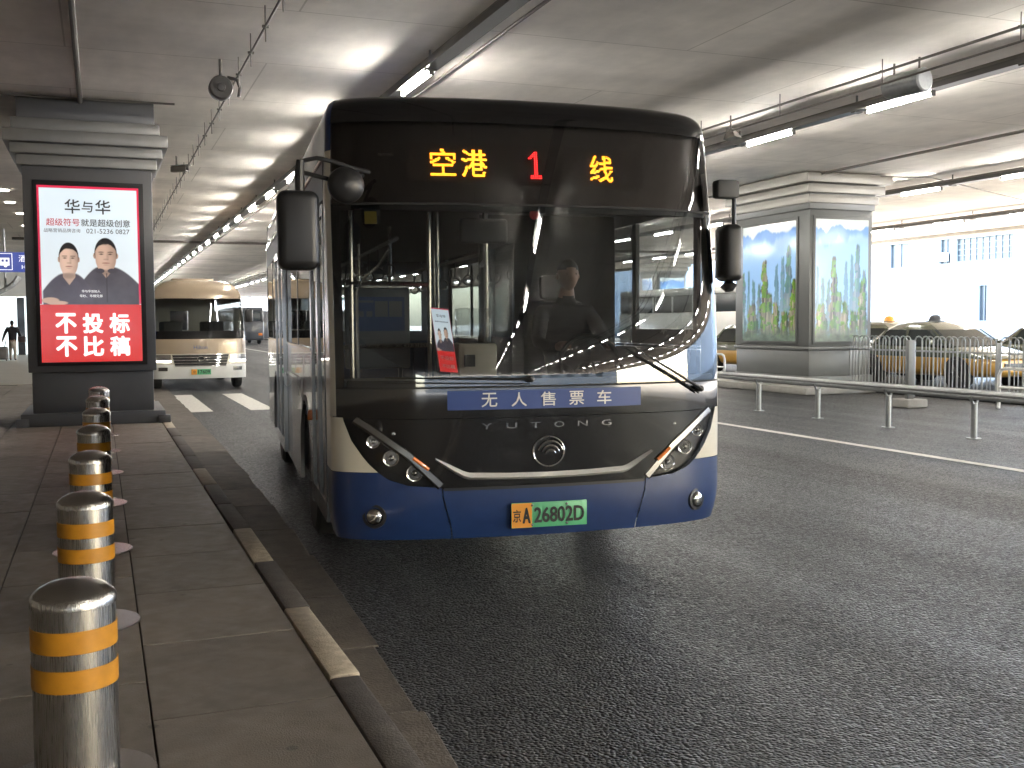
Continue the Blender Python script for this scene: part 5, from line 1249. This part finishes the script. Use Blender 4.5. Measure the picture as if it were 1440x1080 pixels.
# conduit loop beside the track above the kerb lane
cd = MB().tube([(3.89, 9.40, CZ - .19), (4.20, 9.30, CZ - .05), (4.38, 9.34, CZ - .035), (4.42, 9.5, CZ - .03)] + [(4.42, 9.6 + k * 2, CZ - .03) for k in range(50)], 0.022, 8).build('conduit', 'conduit')
tag(cd, 'thin conduit looping round the lamp track above the kerb lane', 'conduit')
def pipe_run(x, y0, y1, z, r, lab, hang=None):
    e = empty('pipe_run', (x, y0, CZ), label=lab, cat='pipe')
    n_ = int((y1 - y0) / 3)
    MB().tube([(0, (y1 - y0) * k / n_, z - CZ) for k in range(n_ + 1)], r, 8).build('pipe', 'conduit', e)
    if hang:
        b = MB()
        for k in range(int((y1 - y0) / hang)):
            yy = 0.3 + hang * k; b.tube([(0.0, yy, 0.0), (0.0, yy, z - CZ - 0.16)], 0.008, 5); b.box(-0.035, 0.035, yy - .012, yy + .012, z - CZ - .012, z - CZ + .012)
        h = b.build('hanger', 'conduit', e); h['kind'] = 'stuff'
    return e
pipe_run(1.72, 2, 60, 4.80, 0.013, 'slim cable run with hanger rods above the pavement edge', 1.15)
pipe_run(-0.18, 3, 17.4, 4.985, 0.035, 'grey conduit running along the ceiling to the advertising pillar')
e = pipe_run(9.50, -20, 90, 4.86, 0.018, 'paired pipes with ties beside the lamp track over the guard rail', 2.2)
MB().tube([(0, 0.0, -0.32), (0, 110, -0.32)], 0.014, 8).build('pipe', 'conduit', e)
pipe_run(15.2, -20, 90, 4.96, 0.03, 'single dark pipe on the ceiling between the two grey lamp tracks')
cross = MB().tube([(-3, 44.2, CZ - .05), (30.5, 44.2, CZ - .05)], 0.05, 8).build('cross_pipe', 'conduit'); tag(cross, 'dark pipe crossing the ceiling over the minibus', 'pipe')
cross = MB().tube([(-1.6, 17.0, CZ - .03), (1.15, 16.9, CZ - .03)], 0.016, 8).build('cross_pipe', 'conduit'); tag(cross, 'thin pipe across the ceiling over the advertising pillar', 'pipe')
cross = MB().tube([(16.6, 19.4, CZ - .10), (17.9, 19.2, CZ - .10), (30, 25, CZ - .10)], 0.014, 8).build('cross_pipe', 'conduit'); tag(cross, 'thin cable sagging from the grey landscape pillar across the ceiling', 'cable')
# round loudspeaker and camera on the pavement cable run
ls = empty('loudspeaker', (1.52, 14.0, CZ), label='round grey loudspeaker hanging from the cable run over the pavement', cat='loudspeaker')
MB().lathe([(.135, -.07), (.15, -.04), (.15, .08), (.11, .16), (.003, .17)], 28, (0, 0, -.36), 'y').build('drum', 'trunk', ls)
MB().lathe([(.125, -.072), (.115, -.050), (.06, -.045), (.05, -.085), (.003, -.09)], 24, (0, 0, -.36), 'y').build('grille', 'trunk', ls)
MB().tube([(0.0, 0, 0), (0.0, 0, -.215)], .02, 8).build('stem', 'conduit', ls)
MB().tube([(.08, 0, -.22), (.20, 0, -.24), (.24, 0, -.34), (.22, 0, -.46)], .022, 8).build('cable', 'trunk', ls)
def cctv(loc, rz_, label):
    c_ = empty('security_camera', loc, rz_, label=label, cat='camera')
    MB().tube([(0, 0, 0), (0, 0, -.20)], .02, 8).build('stem', 'conduit', c_)
    MB().box(-.055, .055, -.24, .12, -.32, -.20).build('housing', 'conduit', c_, bevel=.02); MB().lathe([(.04, -.26), (.035, -.243), (.002, -.24)], 16, (0, 0, -.26), 'y').build('lens', 'gloss', c_)
    MB().box(-.07, .07, -.30, .10, -.198, -.188).build('sunshade', 'galv', c_)
cctv((1.52, 22.2, CZ), R(50), 'small security camera under the cable run over the pavement')
hs = empty('horn_speaker', (9.85, 11.05, CZ), R(8), label='grey drum loudspeaker slung beneath the paired pipes', cat='loudspeaker')
MB().lathe([(.13, -.30), (.155, -.28), (.155, .24), (.14, .30), (.003, .305)], 24, (0, 0, -.30), 'y').build('drum', 'galv', hs)
for yy in (-.2, .2): MB().tube([(0, yy, 0), (0, yy, -.17)], .014, 8).build('stem', 'conduit', hs)
fd = empty('floodlight', (9.72, 14.95, CZ), R(30), label='small unlit floodlight on the paired pipes', cat='floodlight')
MB().hexa([(-.05, -.05, -.22), (.05, -.05, -.22), (.05, .05, -.22), (-.05, .05, -.22)], [(-.14, -.14, -.36), (.14, -.14, -.36), (.14, .06, -.40), (-.14, .06, -.40)]).build('shade', 'conduit', fd); MB().tube([(0, 0, 0), (0, 0, -.23)], .014, 8).build('stem', 'conduit', fd)
for k, (x, yy) in enumerate([(-2.12, 29.0), (-2.18, 31.8), (-2.1, 34.8), (-3.9, 30.5), (-3.9, 36), (-2.2, 39)]):
    o = MB().lathe([(.13, -.02), (.12, -.024), (.003, -.024)], 20, (0, 0, 0), 'z').build('downlight', 'down'); o.location = (x, yy, CZ); 
    tag(o, 'round lit downlight in the ceiling above the pavement behind the advertising pillar', 'downlight', 'pavement downlights')
bpy.data.objects.remove(_to)
